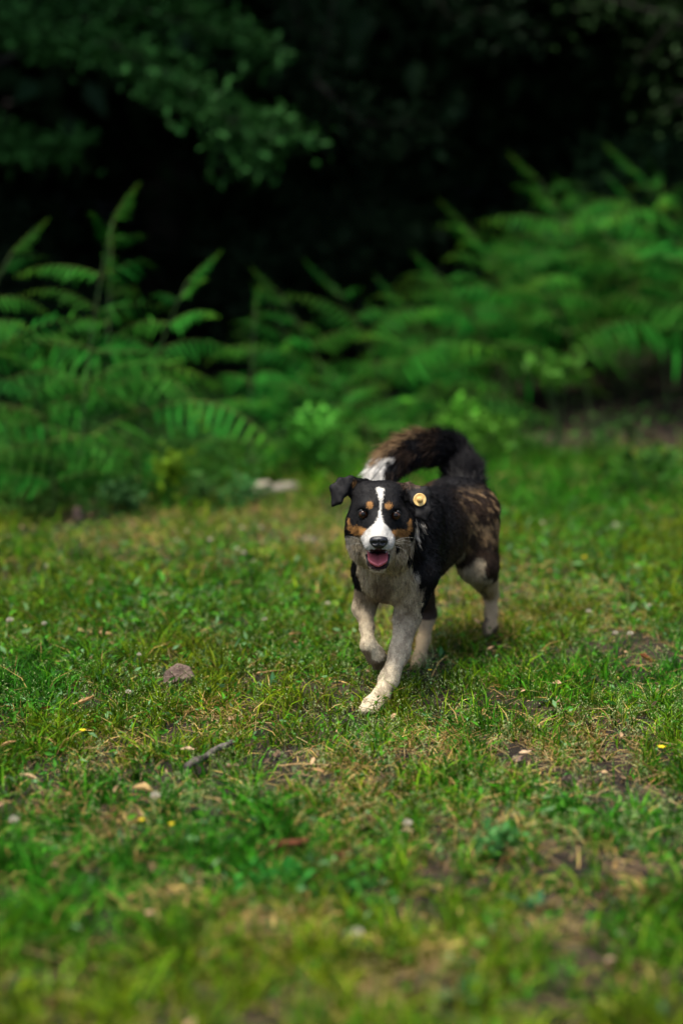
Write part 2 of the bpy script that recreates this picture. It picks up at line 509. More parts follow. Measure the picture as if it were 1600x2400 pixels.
def bracken(base, h, lean, az, label, group, spread=.62, rz=None, pairs=8, seed=0, start=.34):
    r = np.random.default_rng(1000 + seed)
    root = thing('bracken_fern', base, label, 'fern', group)
    t = np.linspace(0, 1, 10)
    d = np.array([math.cos(az), math.sin(az)])
    path = np.stack([d[0] * lean * t ** 2, d[1] * lean * t ** 2, h * t], 1)
    V, Qd, T3 = tube(path, .006 * (1.1 - .85 * t) * (.6 + .4 * h), 6)
    add('stem', mesh_np('stem', V, T3, Qd), M['stem'], root)
    a0 = r.random() * 3.14 if rz is None else rz
    for k in range(pairs):
        tk = start + (1 - start) * (k / (pairs - .3)) ** .85
        p = np.array([np.interp(tk, t, path[:, j]) for j in range(3)])
        Ln = h * spread * (1 - .72 * (k / (pairs - 1)) ** 1.2) * (.75 + .5 * r.random())
        for sg in (0, 1):
            o = add('frond', PINNA[r.integers(len(PINNA))], None, root, loc=p)
            el = -R(-6 + 40 * (k / pairs) ** 1.4 + r.normal(0, 12))
            hd_ = a0 + sg * math.pi + r.normal(0, .5) + (k - pairs / 2) * .08
            o.rotation_euler = (.55 * math.cos(hd_) + r.normal(0, .4), el, hd_)
            o.scale = (Ln,) * 3
    o = add('frond', CROZ, None, root, loc=path[-1]); o.rotation_euler = (0, -R(25), az); o.scale = (h * .2,) * 3
    return root

FERN = [  # base px, distance, height, lean, lean azimuth(deg), frond bearing(deg), spread, label
    (190, 7.35, 1.42, .12, 60, 10, .42, 'tall bracken fern at the left, its tip the highest of the left clump'),
    (40, 7.05, 1.10, .15, 200, 25, .52, 'bracken fern at the left edge with long drooping feathery fronds'),
    (-120, 7.4, 1.25, .2, 30, 0, .5, 'bracken fern half out of the frame at the left edge'),
    (315, 7.5, 1.12, .15, 20, -10, .5, 'bracken fern right of the tallest left one, arching over the herb'),
    (130, 6.95, .8, .15, 250, 35, .6, 'low bracken fern in front of the left clump'),
    (255, 8.0, 1.3, .1, 90, 60, .45, 'bracken fern standing behind the left clump'),
    (430, 7.9, .45, .12, 320, 15, .6, 'low bracken fern between the left clump and the middle one'),
    (585, 8.2, .98, .05, 80, 5, .42, 'upright bracken fern with a yellowish tip left of the middle'),
    (660, 8.4, .66, .15, 300, 40, .65, 'small pale bracken fern above the bleached log'),
    (530, 8.5, .5, .1, 150, -20, .55, 'bracken fern in the gap behind the upright middle one'),
    (745, 8.4, .62, .15, 330, -5, .65, 'small bracken fern left of the curled tail'),
    (800, 9.4, 1.08, .3, 160, 20, .55, 'blurred bracken fern leaning left in the middle of the wood edge'),
    (930, 9.7, 1.12, .3, 170, 0, .55, 'blurred bracken fern straight above the curled tail'),
    (720, 9.9, 1.0, .2, 140, 45, .55, 'blurred bracken fern in the dark gap left of middle'),
    (1050, 9.6, .9, .3, 190, 30, .6, 'low blurred bracken fern right of the tail tip'),
    (1080, 10.6, 1.0, .35, 170, 15, .6, 'blurred bracken fern at the foot of the right bank'),
    (1200, 10.4, 1.12, .4, 170, -5, .6, 'blurred bracken fern leaning left on the right bank'),
    (1290, 10.8, 1.2, .35, 160, 25, .58, 'tall blurred bracken fern midway up the right bank'),
    (1380, 10.3, 1.2, .35, 175, 5, .58, 'blurred bracken fern in the thick of the right bank'),
    (1470, 10.8, 1.35, .35, 165, -20, .55, 'tall blurred bracken fern near the top of the right bank'),
    (1560, 10.4, 1.4, .35, 170, 10, .55, 'tall bracken fern at the right edge of the bank'),
    (1660, 10.7, 1.62, .35, 160, 35, .55, 'tallest bracken fern, at the right edge of the frame'),
    (1700, 10.2, 1.2, .3, 180, -10, .55, 'bracken fern half out of the frame at the right edge'),
    (1440, 10.9, 1.1, .35, 190, 20, .6, 'lower bracken fern in front of the right bank'),
    (1580, 10.9, 1.1, .3, 200, 0, .6, 'lower bracken fern near the right edge in front of the bank'),
    (1130, 10.2, .75, .3, 180, -15, .65, 'lower bracken fern in the middle of the wood edge'),
    (880, 9.0, .6, .25, 150, 10, .65, 'low bracken fern behind the curled tail'),
    (1330, 10.8, .95, .25, 160, 10, .6, 'small bracken fern in the dark hollow right of the dog'),
    (1230, 11.2, 1.35, .3, 170, 60, .5, 'bracken fern at the back of the right bank'),
    (1400, 11.4, 1.5, .3, 170, -50, .5, 'bracken fern at the very back of the right bank'),
]
for k, (px, Y, h, lean, az, fb, sp, lab) in enumerate(FERN):
    x = pt(px, 1150, Y)[0]
    bracken((x, Y, float(height(x, Y)) - .02), h, lean + .12 * h, R(az), lab, 'bracken ferns along the wood edge', sp * 1.4, R(fb), 6 if h > 1 else 5, k, .26 if px < 1060 else .46)
for k in range(16):
    px = 1000 + 46 * k + rng.normal(0, 12); Y = 10.5 + 1.3 * rng.random(); x = pt(px, 1150, Y)[0]; h = .8 + .6 * (px - 950) / 750 * (.7 + .5 * rng.random())
    bracken((x, Y, float(height(x, Y)) - .02), h, .3 * h, R(200 + rng.normal(0, 30)), 'one of the blurred bracken ferns massed on the right bank', 'bracken ferns massed on the right bank', .62, R(rng.normal(0, 30)), 5, 200 + k, .46)

# low leafy undergrowth between the ferns
def under_mesh():
    n = 42000
    y = 6.7 + 5.8 * rng.random(n); x = (rng.random(n) * 2 - 1) * (.26 * y + .6)
    px_, _ = to_px(np.stack([x, y, y * 0], 1))
    edge = np.interp(px_, [-200, 300, 560, 760, 900, 1200, 1450, 1800], [6.9, 6.95, 7.9, 8.5, 9.2, 9.3, 8.9, 8.2])
    d = y - edge + .5 * (vnoise(x * 3, y * 3, 6) - .5)
    k = (rng.random(n) < sstep(-.25, .25, d) * (1 - .85 * sstep(1170, 1260, px_) * (d > .25))) & (vnoise(x * 4, y * 4, 16) > .3)
    x, y, d = x[k], y[k], d[k]; n = len(x)
    top = .06 + .24 * vnoise(x * 5, y * 5, 26) * sstep(-.2, .5, d)
    s = .02 + .03 * rng.random(n)
    X, Y, Z = rand_frames(n, .5, s, .5)
    p = np.stack([x, y, height(x, y) + .01 + top * rng.random(n)], 1)
    a = vnoise(x * 6, y * 6, 36)[:, None]
    c = (np.array([.018, .062, .015]) * (1 - a) + np.array([.06, .17, .02]) * a) * (.6 + .7 * rng.random(n))[:, None]
    return scatter(LEAF, LEAF_T, p, X, Y, Z, c)
v, i, c = under_mesh()
add('undergrowth', mesh_np('undergrowth', v, i, colr=c), M['herb'], label='low leafy undergrowth between and below the ferns', cat='ground cover', kind='stuff')

# ------------------------------------------------------------------ trees of the dark wood
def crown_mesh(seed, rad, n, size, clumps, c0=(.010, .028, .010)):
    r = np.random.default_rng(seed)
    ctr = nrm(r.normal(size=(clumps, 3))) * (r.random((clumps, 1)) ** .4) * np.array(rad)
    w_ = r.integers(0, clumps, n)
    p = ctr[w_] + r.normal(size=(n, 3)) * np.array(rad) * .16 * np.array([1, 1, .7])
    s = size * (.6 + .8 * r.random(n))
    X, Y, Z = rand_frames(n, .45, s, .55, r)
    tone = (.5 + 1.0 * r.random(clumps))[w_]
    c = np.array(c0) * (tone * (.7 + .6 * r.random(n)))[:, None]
    v, i, cc = scatter(LEAF[[0, 1, 2, 7]] * np.array([1, 1, 1]), [(0, 1, 3), (0, 3, 2)], p, X, Y, Z, c)
    me = mesh_np('crown', v, i, colr=cc); me.materials.append(M['treeleaf'])
    return me
CROWN = [crown_mesh(60, (3.4, 3.4, 2.6), 15000, .26, 60), crown_mesh(61, (3.8, 3.2, 2.4), 15000, .26, 55), crown_mesh(62, (2.6, 2.6, 2.0), 9000, .2, 40)]
def trunk_mesh(seed, h, r0):
    r = np.random.default_rng(seed)
    t = np.linspace(0, 1, 9)
    path = np.stack([.15 * np.sin(t * 4 + seed) * t, .12 * np.cos(t * 3 + seed) * t, h * t], 1)
    V, Qd, T3 = tube(path, r0 * (1.05 - .7 * t) * (1 + .6 * np.exp(-t * 18)), 10)
    Vs, Qs, Ts = [V], [Qd], [T3]; off = len(V)
    for k in range(7):
        tk = .42 + .5 * r.random(); a = r.random() * 6.28
        p0 = np.array([np.interp(tk, t, path[:, j]) for j in range(3)])
        L = h * (.18 + .2 * r.random())
        q = np.linspace(0, 1, 5)
        pp = p0 + np.stack([math.cos(a) * L * q, math.sin(a) * L * q, L * .5 * q ** 1.4], 1)
        v2, q2, t2 = tube(pp, r0 * .34 * (1.05 - .85 * q), 6)
        Vs.append(v2); Qs.append(q2 + off); Ts.append(t2 + off); off += len(v2)
    me = mesh_np('trunk', np.concatenate(Vs), np.concatenate(Ts), np.concatenate(Qs)); me.materials.append(M['bark'])
    return me
TRUNK = [trunk_mesh(1, 6.5, .22), trunk_mesh(2, 6.0, .17), trunk_mesh(3, 6.8, .26)]
TREES = [  # x, y, trunk kind, crown kind, crown z, scale, label
    (-4.2, 14.2, 0, 0, 5.6, 1.05, 'dark broadleaf tree overhanging the left ferns'),
    (3.9, 14.6, 1, 1, 5.8, 1.0, 'dark tree in the shade behind the right bank of ferns'),
    (5.2, 14.0, 2, 0, 5.8, 1.0, 'dark tree overhanging the right bank'),
    (-1.9, 17.2, 2, 1, 5.2, 1.1, 'dark trunk standing deep in shade left of middle'),
    (-6.2, 16.0, 0, 1, 5.8, 1.1, 'dark tree deep in the wood at far left'),
    (4.2, 17.8, 0, 0, 5.4, 1.1, 'dark tree deep in the wood right of middle'),
    (7.6, 15.5, 1, 1, 5.8, 1.1, 'dark tree deep in the wood at far right'),
    (.6, 21.0, 1, 0, 4.6, 1.5, 'dark tree at the back of the wood in the middle'),
    (-4.6, 19.5, 2, 1, 4.8, 1.5, 'dark tree at the back of the wood at left'),
    (6.2, 20.0, 2, 0, 4.8, 1.5, 'dark tree at the back of the wood at right'),
    (2.1, 18.2, 1, 1, 4.8, 1.0, 'dark tree in the black gap above the dog'),
    (-7.5, 12.5, 1, 0, 5.4, 1.0, 'dark tree beyond the left edge of the clearing'),
    (8.4, 12.5, 0, 1, 5.4, 1.0, 'dark tree beyond the right edge of the clearing'),
    (-2.6, 23.5, 0, 0, 4.6, 1.4, 'farthest dark tree on the wooded slope at left'),
    (3.0, 24.0, 1, 1, 4.6, 1.4, 'farthest dark tree on the wooded slope at right'),
]
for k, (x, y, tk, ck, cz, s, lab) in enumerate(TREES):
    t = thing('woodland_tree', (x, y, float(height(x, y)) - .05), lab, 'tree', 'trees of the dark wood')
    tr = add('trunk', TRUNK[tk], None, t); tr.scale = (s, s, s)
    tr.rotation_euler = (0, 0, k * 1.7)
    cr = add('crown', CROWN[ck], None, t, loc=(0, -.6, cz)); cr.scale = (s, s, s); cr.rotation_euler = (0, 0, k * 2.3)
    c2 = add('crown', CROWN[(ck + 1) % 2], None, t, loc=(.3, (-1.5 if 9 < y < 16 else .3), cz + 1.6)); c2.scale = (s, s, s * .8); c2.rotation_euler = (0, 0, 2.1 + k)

# understorey bushes closing the wood
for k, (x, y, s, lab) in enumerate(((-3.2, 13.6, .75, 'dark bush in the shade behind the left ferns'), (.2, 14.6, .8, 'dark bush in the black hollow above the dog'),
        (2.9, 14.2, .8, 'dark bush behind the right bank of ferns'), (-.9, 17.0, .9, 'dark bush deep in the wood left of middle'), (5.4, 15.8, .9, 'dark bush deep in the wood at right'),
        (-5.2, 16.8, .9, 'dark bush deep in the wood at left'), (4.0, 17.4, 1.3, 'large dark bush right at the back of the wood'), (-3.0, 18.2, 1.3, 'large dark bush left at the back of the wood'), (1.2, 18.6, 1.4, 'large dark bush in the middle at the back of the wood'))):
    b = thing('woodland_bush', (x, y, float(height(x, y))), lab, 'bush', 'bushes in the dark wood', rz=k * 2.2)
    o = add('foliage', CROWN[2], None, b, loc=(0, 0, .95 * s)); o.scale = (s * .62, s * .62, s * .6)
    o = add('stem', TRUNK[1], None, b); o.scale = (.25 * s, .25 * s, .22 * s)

# drooping leafy limbs of the tree at upper left: each spray follows its own limb
def spray_mesh(paths, seed, per_m, size, spread, c0):
    r = np.random.default_rng(seed); parts = []
    for path in paths:
        path = np.asarray(path); seg = np.linalg.norm(np.diff(path, axis=0), axis=1); tot = seg.sum()
        n = int(per_m * tot); u = np.concatenate([[0], np.cumsum(seg)]) / tot
        q = r.random(n); q2 = np.clip(q, 0, 1)
        P = np.stack([np.interp(q2, u, path[:, j]) for j in range(3)], 1)
        cl = r.integers(0, max(3, int(tot * 7)), n)
        coff = r.normal(size=(cl.max() + 1, 3)) * spread * np.array([1, 1, .7])
        P = P + coff[cl] * .8 + r.normal(size=(n, 3)) * spread * .55
        s = size * (.6 + .8 * r.random(n))
        X, Y, Z = rand_frames(n, .55, s, .42, r)
        tone = .6 + .8 * r.random(cl.max() + 1)
        c = np.array(c0) * (tone[cl] * (.7 + .6 * r.random(n)))[:, None]
        parts.append(scatter(LEAF, LEAF_T, P, X, Y, Z, c))
    v, i, c = join(parts)
    return mesh_np('crown', v, i, colr=c)

def px_path(lst): return [pt(a, b, Y) for a, b, Y in lst]
def overhang(name, base, trunk, limbs, label, seed, size, spread, per_m, c0, trunk_s=1.0):
    root = thing(name, base, label, 'tree')
    root_l = np.array(base)
    o = add('trunk', TRUNK[trunk], None, root); o.scale = (trunk_s,) * 3
    for pth in limbs:
        q = np.array(pth) - root_l
        n = len(q); tt = np.linspace(0, 1, n)
        V, Qd, T3 = tube(q, .016 * (1.1 - tt), 6)
        add('limb', mesh_np('limb', V, T3, Qd), M['bark'], root)
    me = spray_mesh([np.array(p) - root_l for p in limbs], seed, per_m, size, spread, c0)
    add('crown', me, M['treeleaf'], root)
    return root
L1 = [px_path([(-250, -60, 11.2), (60, 70, 10.7), (260, 100, 10.3), (400, 180, 10.0), (520, 270, 9.9), (610, 350, 9.9), (590, 410, 9.9)]),
      px_path([(520, 270, 9.9), (620, 310, 10.0), (720, 310, 10.1)]),
      px_path([(60, 70, 10.7), (330, 20, 10.6), (560, 90, 10.5), (620, 150, 10.5)]),
      px_path([(-250, 100, 11.5), (-60, 300, 11.0), (60, 350, 10.8), (200, 340, 10.8)])]
b0 = (-3.0, 11.6, float(height(-3.0, 11.6)))
overhang('overhanging_tree', b0, 1, L1, 'tree with a drooping leafy limb across the upper left', 5, .075, .10, 620, (.034, .108, .022), .8)
L2 = [px_path([(820, -300, 12.8), (780, 20, 12.2), (740, 190, 12.0), (760, 260, 12.0)]),
      px_path([(900, -250, 12.6), (1050, 40, 12.2), (1150, 20, 12.1), (1230, 90, 12.0)]),
      px_path([(640, -200, 12.6), (700, 60, 12.3), (860, 110, 12.2)]),
      px_path([(740, 190, 12.0), (850, 290, 12.1), (1050, 290, 12.2)])]
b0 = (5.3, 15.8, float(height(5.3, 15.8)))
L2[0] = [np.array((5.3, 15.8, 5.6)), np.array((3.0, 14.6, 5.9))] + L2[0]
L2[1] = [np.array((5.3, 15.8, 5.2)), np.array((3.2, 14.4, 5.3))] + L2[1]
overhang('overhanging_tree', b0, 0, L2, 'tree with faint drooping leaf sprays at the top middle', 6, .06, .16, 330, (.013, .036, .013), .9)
L3 = [px_path([(1800, -200, 11.5), (1640, 60, 11.0), (1560, 60, 10.9), (1480, 170, 10.9)]),
      px_path([(1750, 0, 11.2), (1640, 200, 10.9), (1560, 260, 10.8), (1520, 270, 10.8)]),
      px_path([(1640, 60, 11.0), (1380, -20, 11.4), (1340, 60, 11.4)])]
b0 = (3.6, 12.4, float(height(3.6, 12.4)))
overhang('overhanging_tree', b0, 2, L3, 'tree with leafy twigs reaching in at the upper right corner', 8, .055, .12, 260, (.02, .058, .014), .8)

# ------------------------------------------------------------------ herbs at the wood edge
def herb(name, base, h, spread, n, size, colr, label, seed, cat='plant', group=None, stemmat='stem', top=.0, stems=4):
    r = np.random.default_rng(seed)
    root = thing(name, base, label, cat, group)
    Vs, Qs, Ts, off = [], [], [], 0; P = []
    for k in range(stems):
        a = r.random() * 6.28; t = np.linspace(0, 1, 6); L = h * (.75 + .35 * r.random())
        b = spread * (.3 + .8 * r.random())
        path = np.stack([math.cos(a) * b * t ** 1.5, math.sin(a) * b * t ** 1.5, L * t], 1)
        V, Qd, T3 = tube(path, max(.0012, h * .009) * (1.1 - .7 * t), 5)
        Vs.append(V); Qs.append(Qd + off); Ts.append(T3 + off); off += len(V)
        m = n // stems
        q = top + (1 - top) * r.random(m) ** .8
        pp = np.stack([np.interp(q, t, path[:, j]) for j in range(3)], 1)
        P.append(pp + r.normal(size=(m, 3)) * spread * .3 * np.array([1, 1, .5]))
    add('stem', mesh_np('stem', np.concatenate(Vs), np.concatenate(Ts), np.concatenate(Qs)), M[stemmat], root)
    P = np.concatenate(P); m = len(P)
    s = size * (.6 + .8 * r.random(m))
    X, Y, Z = rand_frames(m, .55, s, .55, r)
    c = np.array(colr) * (.7 + .6 * r.random(m))[:, None]
    v, i, c = scatter(LEAF, LEAF_T, P, X, Y, Z, c)
    add('foliage', mesh_np('foliage', v, i, colr=c), M['herb'], root)
    return root
HERBS = [  # px, py of base, height, spread, leaves, leaf size, colour, label, stems, top
    (395, 1200, .30, .09, 130, .045, (.15, .28, .012), 'bright yellow green herb below the left ferns', 5, .4),
    (300, 1210, .16, .14, 150, .05, (.04, .11, .03), 'dark green herb at the foot of the left ferns', 6, .1),
    (475, 1200, .2, .12, 110, .045, (.06, .15, .03), 'green herb just right of the bright yellow green one', 5, .2),
    (90, 1220, .14, .15, 110, .05, (.06, .12, .02), 'low herb at the left edge under the drooping fronds', 5, .2),
    (560, 1195, .16, .12, 120, .045, (.045, .14, .035), 'green herb left of the bleached log', 5, .2),
    (745, 1135, .42, .2, 260, .06, (.075, .24, .025), 'pale green herb right of the bleached log', 6, .2),
    (1075, 1075, .38, .18, 220, .06, (.08, .25, .018), 'bright green leafy bush right behind the curled tail', 6, .3),
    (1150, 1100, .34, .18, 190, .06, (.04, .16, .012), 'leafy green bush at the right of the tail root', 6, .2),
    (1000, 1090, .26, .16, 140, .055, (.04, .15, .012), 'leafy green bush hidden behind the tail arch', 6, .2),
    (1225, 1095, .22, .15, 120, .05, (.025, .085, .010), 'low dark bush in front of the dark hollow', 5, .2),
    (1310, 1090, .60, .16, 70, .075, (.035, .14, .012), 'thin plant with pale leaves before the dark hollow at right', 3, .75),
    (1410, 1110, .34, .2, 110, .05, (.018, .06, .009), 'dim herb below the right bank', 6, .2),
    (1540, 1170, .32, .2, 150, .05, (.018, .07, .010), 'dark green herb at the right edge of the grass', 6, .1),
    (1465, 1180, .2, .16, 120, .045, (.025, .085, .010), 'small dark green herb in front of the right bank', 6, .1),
    (585, 1525, .085, .022, 60, .011, (.06, .2, .025), 'small upright bright green spurge in the grass left of the dog', 3, .45),
    (355, 1380, .13, .02, 46, .016, (.17, .24, .03), 'yellow green spurge on an orange stalk in the left grass', 1, .8),
    (125, 1405, .05, .02, 36, .014, (.13, .24, .03), 'tiny yellow green sprout in the left grass', 2, .5),
    (612, 1320, .07, .03, 50, .016, (.17, .24, .03), 'yellow green sprout in the blurred grass behind the dog, at left', 3, .5),
    (770, 1440, .05, .03, 40, .014, (.15, .24, .03), 'yellow green sprout beside the lifted paw', 3, .5),
    (600, 2090, .03, .07, 90, .02, (.04, .19, .025), 'bright green clover patch in the blurred foreground', 7, .3),
    (700, 2100, .03, .07, 90, .02, (.04, .19, .025), 'bright green clover patch under the red brown bark chip', 7, .3),
    (840, 2105, .03, .06, 70, .02, (.04, .18, .025), 'bright green clover patch at the right of the other two', 7, .3),
    (1180, 2010, .05, .05, 90, .022, (.05, .17, .04), 'leafy green tuft in the right foreground grass', 6, .3),
]
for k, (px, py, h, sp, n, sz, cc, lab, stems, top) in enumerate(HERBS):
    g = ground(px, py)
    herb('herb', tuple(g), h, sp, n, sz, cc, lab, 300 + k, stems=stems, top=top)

# broad plantain leaves: every leaf its own piece
def blade_leaf(L, wd, curl):
    t = np.linspace(0, 1, 7)
    wv = wd * np.sin(np.clip(t * .92 + .06, 0, 1) * math.pi) ** .7
    zc = curl * t ** 2 * L
    V = []; C = []
    for a, ww, z in zip(t, wv, zc):
        for sgn, up in ((-1, .22), (-.5, .05), (0, 0), (.5, .05), (1, .22)):
            V.append((a * L, sgn * ww * .5, z + up * ww * .5)); C.append((.03, .1, .035) if abs(sgn) == .5 else (.045, .13, .05))
    Qd = [(i * 5 + j, (i + 1) * 5 + j, (i + 1) * 5 + j + 1, i * 5 + j + 1) for i in range(6) for j in range(4)]
    me = mesh_np('leaf', V, None, Qd, np.array(C)); me.materials.append(M['herb'])
    return me
PLANT = [(545, 1545, 2, .055, .013, 70, 'upright dark plantain leaf pair left of the dog'),
         (640, 1625, 2, .045, .014, 60, 'plantain leaf standing by the bare soil right of the stone'),
         (1010, 1695, 4, .05, .022, 25, 'crinkled dark green plantain right of the planted paw'),
         (1265, 1655, 3, .055, .012, 12, 'flat plantain leaf lying in the grass right of the dog'),
         (1035, 1560, 2, .04, .014, 65, 'upright plantain leaf in the grass below the belly'),
         (40, 1665, 3, .05, .014, 15, 'plantain leaves at the left edge of the picture'),
         (470, 1555, 3, .05, .011, 50, 'narrow plantain leaves right above the stone'),
         (700, 1900, 2, .05, .02, 20, 'pale broad leaf in the middle foreground'),
         (1240, 2150, 3, .05, .022, 30, 'broad pale leaves in the blurred right foreground'),
         (1080, 2345, 3, .05, .03, 25, 'bluish broad leaves at the bottom of the picture')]
for k, (px, py, n, L, wd, el, lab) in enumerate(PLANT):
    g = ground(px, py)
    root = thing('plantain', tuple(g), lab, 'plant')
    me = blade_leaf(L, wd, -.15)
    for j in range(n):
        o = add('leaf', me, None, root, loc=(0, 0, .012))
        o.rotation_euler = (rng.normal(0, .3), -R(el + rng.normal(0, 8)), rng.random() * 1.5 + j * 6.28 / n + k)

# ------------------------------------------------------------------ stones, sticks, dead leaves, flowers
def rock(name, px, py, wpx, hpx, mat, label, seed, cat='stone', sharp=True, rz=0.0):
    g = ground(px, py); dist = np.linalg.norm(g - CP); sx = wpx * dist / F_PX; sz = hpx * dist / F_PX
    r = np.random.default_rng(seed)
    import bmesh
    bm = bmesh.new()
    for p in nrm(r.normal(size=(15 if sharp else 40, 3))):
        bm.verts.new((p[0] * .5 * sx, p[1] * .36 * sx, p[2] * .62 * sz))
    bmesh.ops.convex_hull(bm, input=bm.verts)
    bmesh.ops.delete(bm, geom=[v for v in bm.verts if not v.link_faces], context='VERTS')
    bmesh.ops.bevel(bm, geom=bm.edges[:], offset=sx * .02, segments=1, affect='EDGES')
    me = bpy.data.meshes.new(name); bm.to_mesh(me); bm.free()
    o = add(name, me, mat, loc=(g[0], g[1], g[2] + .46 * sz), label=label, cat=cat)
    o.rotation_euler = (0, .1, rz)
    return o
rock('stone', 420, 1614, 80, 56, M['stone'], 'pinkish grey angular stone in the grass left of the dog', 3, rz=.5)
M['clod'] = noise_mat('earth_clod', (.05, .035, .028), (.12, .085, .065), 40, .95, .7)
rock('stone', 1345, 1850, 62, 46, M['clod'], 'brown stone by the dark soil patch at right', 5)
rock('stone', 1297, 1915, 30, 24, M['pale'], 'small pale stone in the right foreground grass', 6)
rock('stone', 1245, 2035, 26, 30, M['stone'], 'small grey pink stone in the blurred right foreground', 7)
rock('stone', 1215, 1790, 40, 20, M['stone'], 'flat grey stone on the bare soil right of the dog', 8)
rock('stone', 185, 1225, 62, 36, M['stone'], 'blurred grey brown stone below the left ferns', 9)
rock('stone', 720, 1278, 70, 22, M['stone'], 'flat blurred stone in the grass behind the dog, left of its head', 10)
rock('stone', 1440, 1245, 30, 22, M['pale'], 'small blurred pale stone in the right middle grass', 12)

def stick(name, a, b, rad, mat, label, cat='stick', knots=3, seed=0, lift=.012):
    r = np.random.default_rng(seed)
    A, B = ground(*a), ground(*b); n = 12; t = np.linspace(0, 1, n)
    path = A + (B - A) * t[:, None] + r.normal(0, rad * .25, (n, 3)); path[:, 2] = np.maximum(path[:, 2], height(path[:, 0], path[:, 1])) + lift
    rr = rad * (1.1 - .4 * t) * (1 + .18 * r.normal(size=n))
    mid = path.mean(0)
    V, Qd, T3 = tube(path - mid, rr, 9)
    return add(name, mesh_np(name, V, T3, Qd), mat, loc=mid, label=label, cat=cat)
stick('stick', (438, 1835), (540, 1775), .0085, M['twig'], 'grey broken stick in the grass left of the front paw', seed=1, lift=.034)
M['tanwood'] = noise_mat('tan_twig', (.22, .13, .05), (.42, .27, .12), 60, .85, .5)
stick('twig', (176, 1500), (262, 1510), .006, M['tanwood'], 'tan dry twig lying in the lush grass at left', 'twig', seed=2, lift=.03)
stick('twig', (600, 1600), (668, 1592), .0022, M['tanwood'], 'thin dry stalk right of the stone', 'twig', seed=3, lift=.025)
stick('twig', (650, 1812), (780, 1812), .002, M['tanwood'], 'long thin dry stalk across the bare soil patch', 'twig', seed=4, lift=.015)
stick('log', (585, 1168), (700, 1155), .045, M['pale'], 'bleached log end lying under the middle ferns', 'log', seed=5, lift=.03)
stick('log', (540, 1105), (620, 1092), .03, M['twig'], 'grey brown branch lying behind the bleached log', 'log', seed=6, lift=.03)
M['redbark'] = noise_mat('red_bark', (.07, .02, .01), (.16, .05, .02), 40, .9, .6)
stick('bark_chip', (632, 2022), (722, 2010), .009, M['redbark'], 'red brown strip of bark in the blurred foreground', 'bark', seed=7, lift=.03)
stick('bark_chip', (790, 2030), (830, 2022), .006, M['redbark'], 'short dark bark chip beside the red brown strip', 'bark', seed=8, lift=.02)

def dead_leaf(px, py, wpx, colr, label, seed):
    g = ground(px, py); dist = np.linalg.norm(g - CP); L = wpx * .72 * dist / F_PX
    r = np.random.default_rng(seed)
    n = 9; V = []; C = []
    curl = .15 + .35 * r.random(); ph = r.random() * 3
    for k in range(n):
        t = k / (n - 1); ww = .52 * math.sin(math.pi * min(.97, t * .94 + .04)) ** .8
        for s in (-1, -.5, 0, .5, 1):
            wob = 1 + .30 * math.sin(9 * t + ph + s * 2) + .15 * math.sin(23 * t + 5 * ph)
            V.append(((t - .5) * L, s * ww * .5 * L * wob, L * (curl * abs(s) ** 2 * ww + .1 * math.sin(3 * t + ph)) + (t - .5) ** 2 * L * .25))
            C.append(np.array(colr) * (.75 + .5 * r.random()) * (.7 if s == 0 else 1))
    Qd = [(i * 5 + j, (i + 1) * 5 + j, (i + 1) * 5 + j + 1, i * 5 + j + 1) for i in range(n - 1) for j in range(4)]
    o = add('dead_leaf', mesh_np('dead_leaf', V, None, Qd, np.array(C)), M['dead'], loc=(g[0], g[1], g[2] + .030), label=label, cat='leaf', group='dead leaves in the grass')
    o.rotation_euler = (r.normal(0, .25), r.normal(0, .2) - .1, r.random() * .8 - .4)
TAN, RUST, PALE = (.36, .20, .085), (.2, .065, .022), (.42, .30, .18)
for k, (px, py, wpx, cc, lab) in enumerate((
        (200, 1672, 72, TAN, 'tan curled dead leaf in the left grass below the stone'), (110, 1690, 36, RUST, 'small rust brown leaf near the left edge'),
        (695, 1512, 56, TAN, 'tan dead leaf in the grass left of the lifted paw'), (640, 1510, 40, PALE, 'pale dead leaf beside the tan one left of the lifted paw'),
        (745, 1842, 42, TAN, 'orange tan leaf on the bare soil in front of the dog'), (545, 1830, 46, (.3, .18, .12), 'dull pinkish brown leaf right of the grey stick'),
        (440, 1790, 46, PALE, 'pale leaf lying behind the grey stick'), (70, 1860, 66, (.44, .3, .16), 'pale tan leaf in the left foreground'),
        (335, 1890, 70, (.4, .27, .11), 'flat straw coloured leaf in the middle left foreground'), (1230, 1795, 40, PALE, 'cream dead leaf on the soil right of the dog'),
        (955, 1985, 44, (.42, .28, .18), 'pinkish tan leaf in the right of the middle foreground'), (1120, 1935, 30, TAN, 'small tan leaf in the straw right of the middle foreground'),
        (355, 2180, 40, (.48, .3, .18), 'blurred pinkish leaf in the lower left'), (20, 1780, 60, TAN, 'tan dead leaf at the left edge'),
        (1515, 1570, 60, RUST, 'rust red leaf on the dark soil at the right edge'), (1430, 2300, 40, (.45, .3, .2), 'blurred tan leaf in the lower right'),
        (820, 1630, 34, RUST, 'reddish dead leaf just left of the planted paw'), (1180, 1430, 46, PALE, 'blurred pale leaf behind the hind foot'),
        (1120, 1480, 36, (.45, .28, .18), 'blurred pinkish leaf left of the hind foot'), (550, 1390, 50, TAN, 'blurred tan leaf in the left middle grass'))):
    dead_leaf(px, py, wpx, cc, lab, 500 + k)

